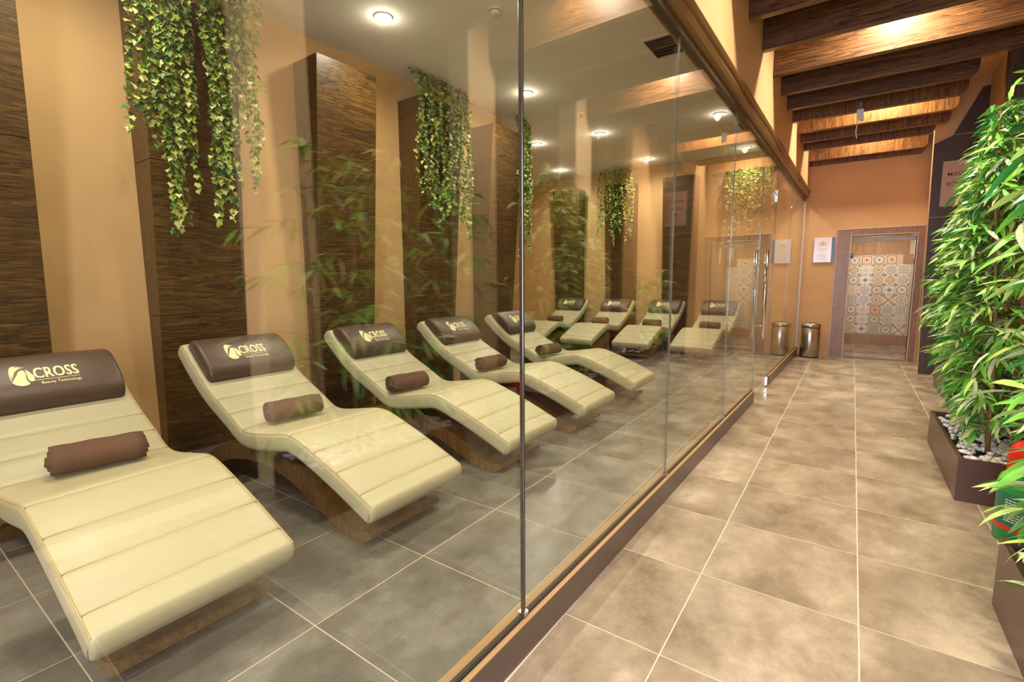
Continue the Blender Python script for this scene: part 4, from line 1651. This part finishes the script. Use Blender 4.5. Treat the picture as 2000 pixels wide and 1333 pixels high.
def ivy(name_loc, strands, label, out, seed, nparts, size=0.030, step=0.020, weights=(0.33, 0.36, 0.18, 0.13)):
    """strands: (x, y, ztop, zbottom); out = unit vector away from the wall"""
    rnd = random.Random(seed)
    t = empty('hanging_ivy', name_loc, 0, label, 'ivy', 'hanging ivy garlands')
    off = Vector(name_loc)
    # small holder bar fixed under the ceiling
    xs = [s[0] for s in strands]
    ys = [s[1] for s in strands]
    zt = max(s[2] for s in strands)
    vb = bmesh.new()
    leaves = []
    for (sx, sy, z1, z0) in strands:
        n = max(4, int((z1 - z0) / 0.09))
        pts = []
        ph = rnd.uniform(0, 6)
        amp = rnd.uniform(.008, .03)
        side = Vector((-out[1], out[0], 0))
        for k in range(n + 1):
            f = k / n
            arch = 0.10 * math.sin(min(1.0, f * 5) * PI / 2)
            p_ = Vector((sx, sy, z1 - (z1 - z0) * f)) + side * (amp * math.sin(4 * f * 2 + ph)) + Vector(out) * (arch - 0.10 + amp * math.cos(3.5 * f * 2 + ph))
            pts.append(p_)
        add_tube(vb, [p_ - off for p_ in pts], 0.0018, 4)
        L = z1 - z0
        m = int(L / step)
        for k in range(m):
            f = (k + rnd.random()) / m
            q = f * n
            i0 = min(n - 1, int(q))
            p_ = pts[i0].lerp(pts[i0 + 1], q - i0)
            yaw = rnd.uniform(0, 2 * PI)
            ov = Vector((math.cos(yaw), math.sin(yaw), 0))
            if ov.dot(Vector(out)) < -0.3:
                yaw += PI
                ov = -ov
            s_ = size * rnd.uniform(0.65, 1.15)
            mt = Matrix.Translation(p_ - off + ov * rnd.uniform(.004, .025)) @ Matrix.Rotation(yaw, 4, 'Z') @ Matrix.Rotation(rnd.uniform(0.5, 1.35), 4, 'Y') @ Matrix.Rotation(rnd.uniform(-.6, .6), 4, 'X') @ Matrix.Scale(s_, 4)
            mi = rnd.choices([0, 1, 2, 3], weights)[0]
            leaves.append((mi, mt, ov.dot(Vector(out)) + rnd.uniform(-.2, .2)))
    link('vines', mesh_from('vines', vb), M_vine, t)['kind'] = 'stuff'
    leaves.sort(key=lambda q: -q[2])
    for (mi, mt, _) in leaves[:nparts]:
        o = link('leaf', IL[mi], None, t)
        o.matrix_local = mt
    V, Fc, Mi = [], [], []
    for (mi, mt, _) in leaves[nparts:]:
        append_mesh(V, Fc, Mi, IL[mi], mt, mi)
    o = link('foliage', mesh_bulk('foliage', V, Fc, Mi, IVY), None, t)
    o['kind'] = 'stuff'


# first garland: (y, lowest z)
S1 = [(1.30, 2.36), (1.33, 2.5), (1.36, 2.45), (1.39, 2.29), (1.42, 2.6), (1.44, 2.42), (1.47, 2.2), (1.48, 1.92), (1.50, 1.79), (1.52, 1.70), (1.535, 1.74), (1.56, 1.79), (1.58, 2.1), (1.60, 2.3), (1.62, 2.2),
      (1.65, 2.01), (1.67, 2.56), (1.50, 2.2), (1.54, 2.15), (1.46, 2.55), (1.755, 2.9), (1.79, 2.5), (1.785, 1.80), (1.80, 1.84), (1.83, 2.05), (1.86, 1.81), (1.84, 2.0), (1.89, 2.0), (1.92, 2.25), (1.94, 2.12), (1.90, 2.4), (1.98, 2.55), (2.02, 2.8),
      (2.06, 2.3), (2.075, 2.08), (2.09, 2.2), (2.11, 2.5), (2.14, 2.85), (1.95, 2.6), (1.87, 2.2), (1.82, 2.2)]
ivy((-3.9, 1.7, CEIL), [(-3.92, y, CEIL - 0.02, z) for y, z in S1], 'large hanging ivy garland nearest the camera, top left', (1, 0, 0), 5, 300, 0.038, 0.017)
rnd = random.Random(3)
S2 = []
for i in range(24):
    f = i / 23
    y = 3.93 + 0.86 * f
    zb = {0: 2.35, 1: 2.25, 2: 2.1}.get(i % 5, None)
    prof = 2.30 - 0.35 * math.exp(-((f - .42) / .16) ** 2) - 0.50 * math.exp(-((f - .86) / .10) ** 2) + rnd.uniform(-.05, .35)
    S2.append((-3.98, y, CEIL - 0.02, prof))
ivy((-3.98, 4.36, CEIL), S2, 'second hanging ivy garland in front of the fourth left panel', (1, 0, 0), 6, 0, 0.036, 0.016)
S3 = []
for i in range(14):
    f = i / 13
    S3.append((-4.0 + 0.10 * rnd.random(), 5.86 + 0.22 * f, 3.28, 1.70 + rnd.uniform(0, .9)))
ivy((-3.95, 5.97, CEIL), [(a, b, CEIL - .02, d_) for a, b, c, d_ in S3], 'narrow hanging ivy at the wall corner right of the glass seam', (1, 0, 0), 8, 0, 0.034, 0.017)
S4 = []
for i in range(20):
    f = i / 19
    S4.append((-4.60 + 0.78 * f, 9.80, CEIL - .02, 2.05 + 0.35 * abs(math.sin(7 * f)) + rnd.uniform(-.1, .35)))
ivy((-4.2, 9.80, CEIL), S4, 'hanging ivy in front of the middle far panel', (0, -1, 0), 9, 0, 0.036, 0.020, (0.30, 0.40, 0.15, 0.15))
S5 = []
for i in range(26):
    f = i / 25
    S5.append((-2.07 + 0.78 * f, 10.09, 3.45, 2.20 + rnd.uniform(-.15, .75)))
ivy((-1.66, 10.19, 3.4), S5, 'wide hanging ivy on the far wall near the glass door', (0, -1, 0), 10, 0, 0.036, 0.020, (0.22, 0.44, 0.26, 0.08))
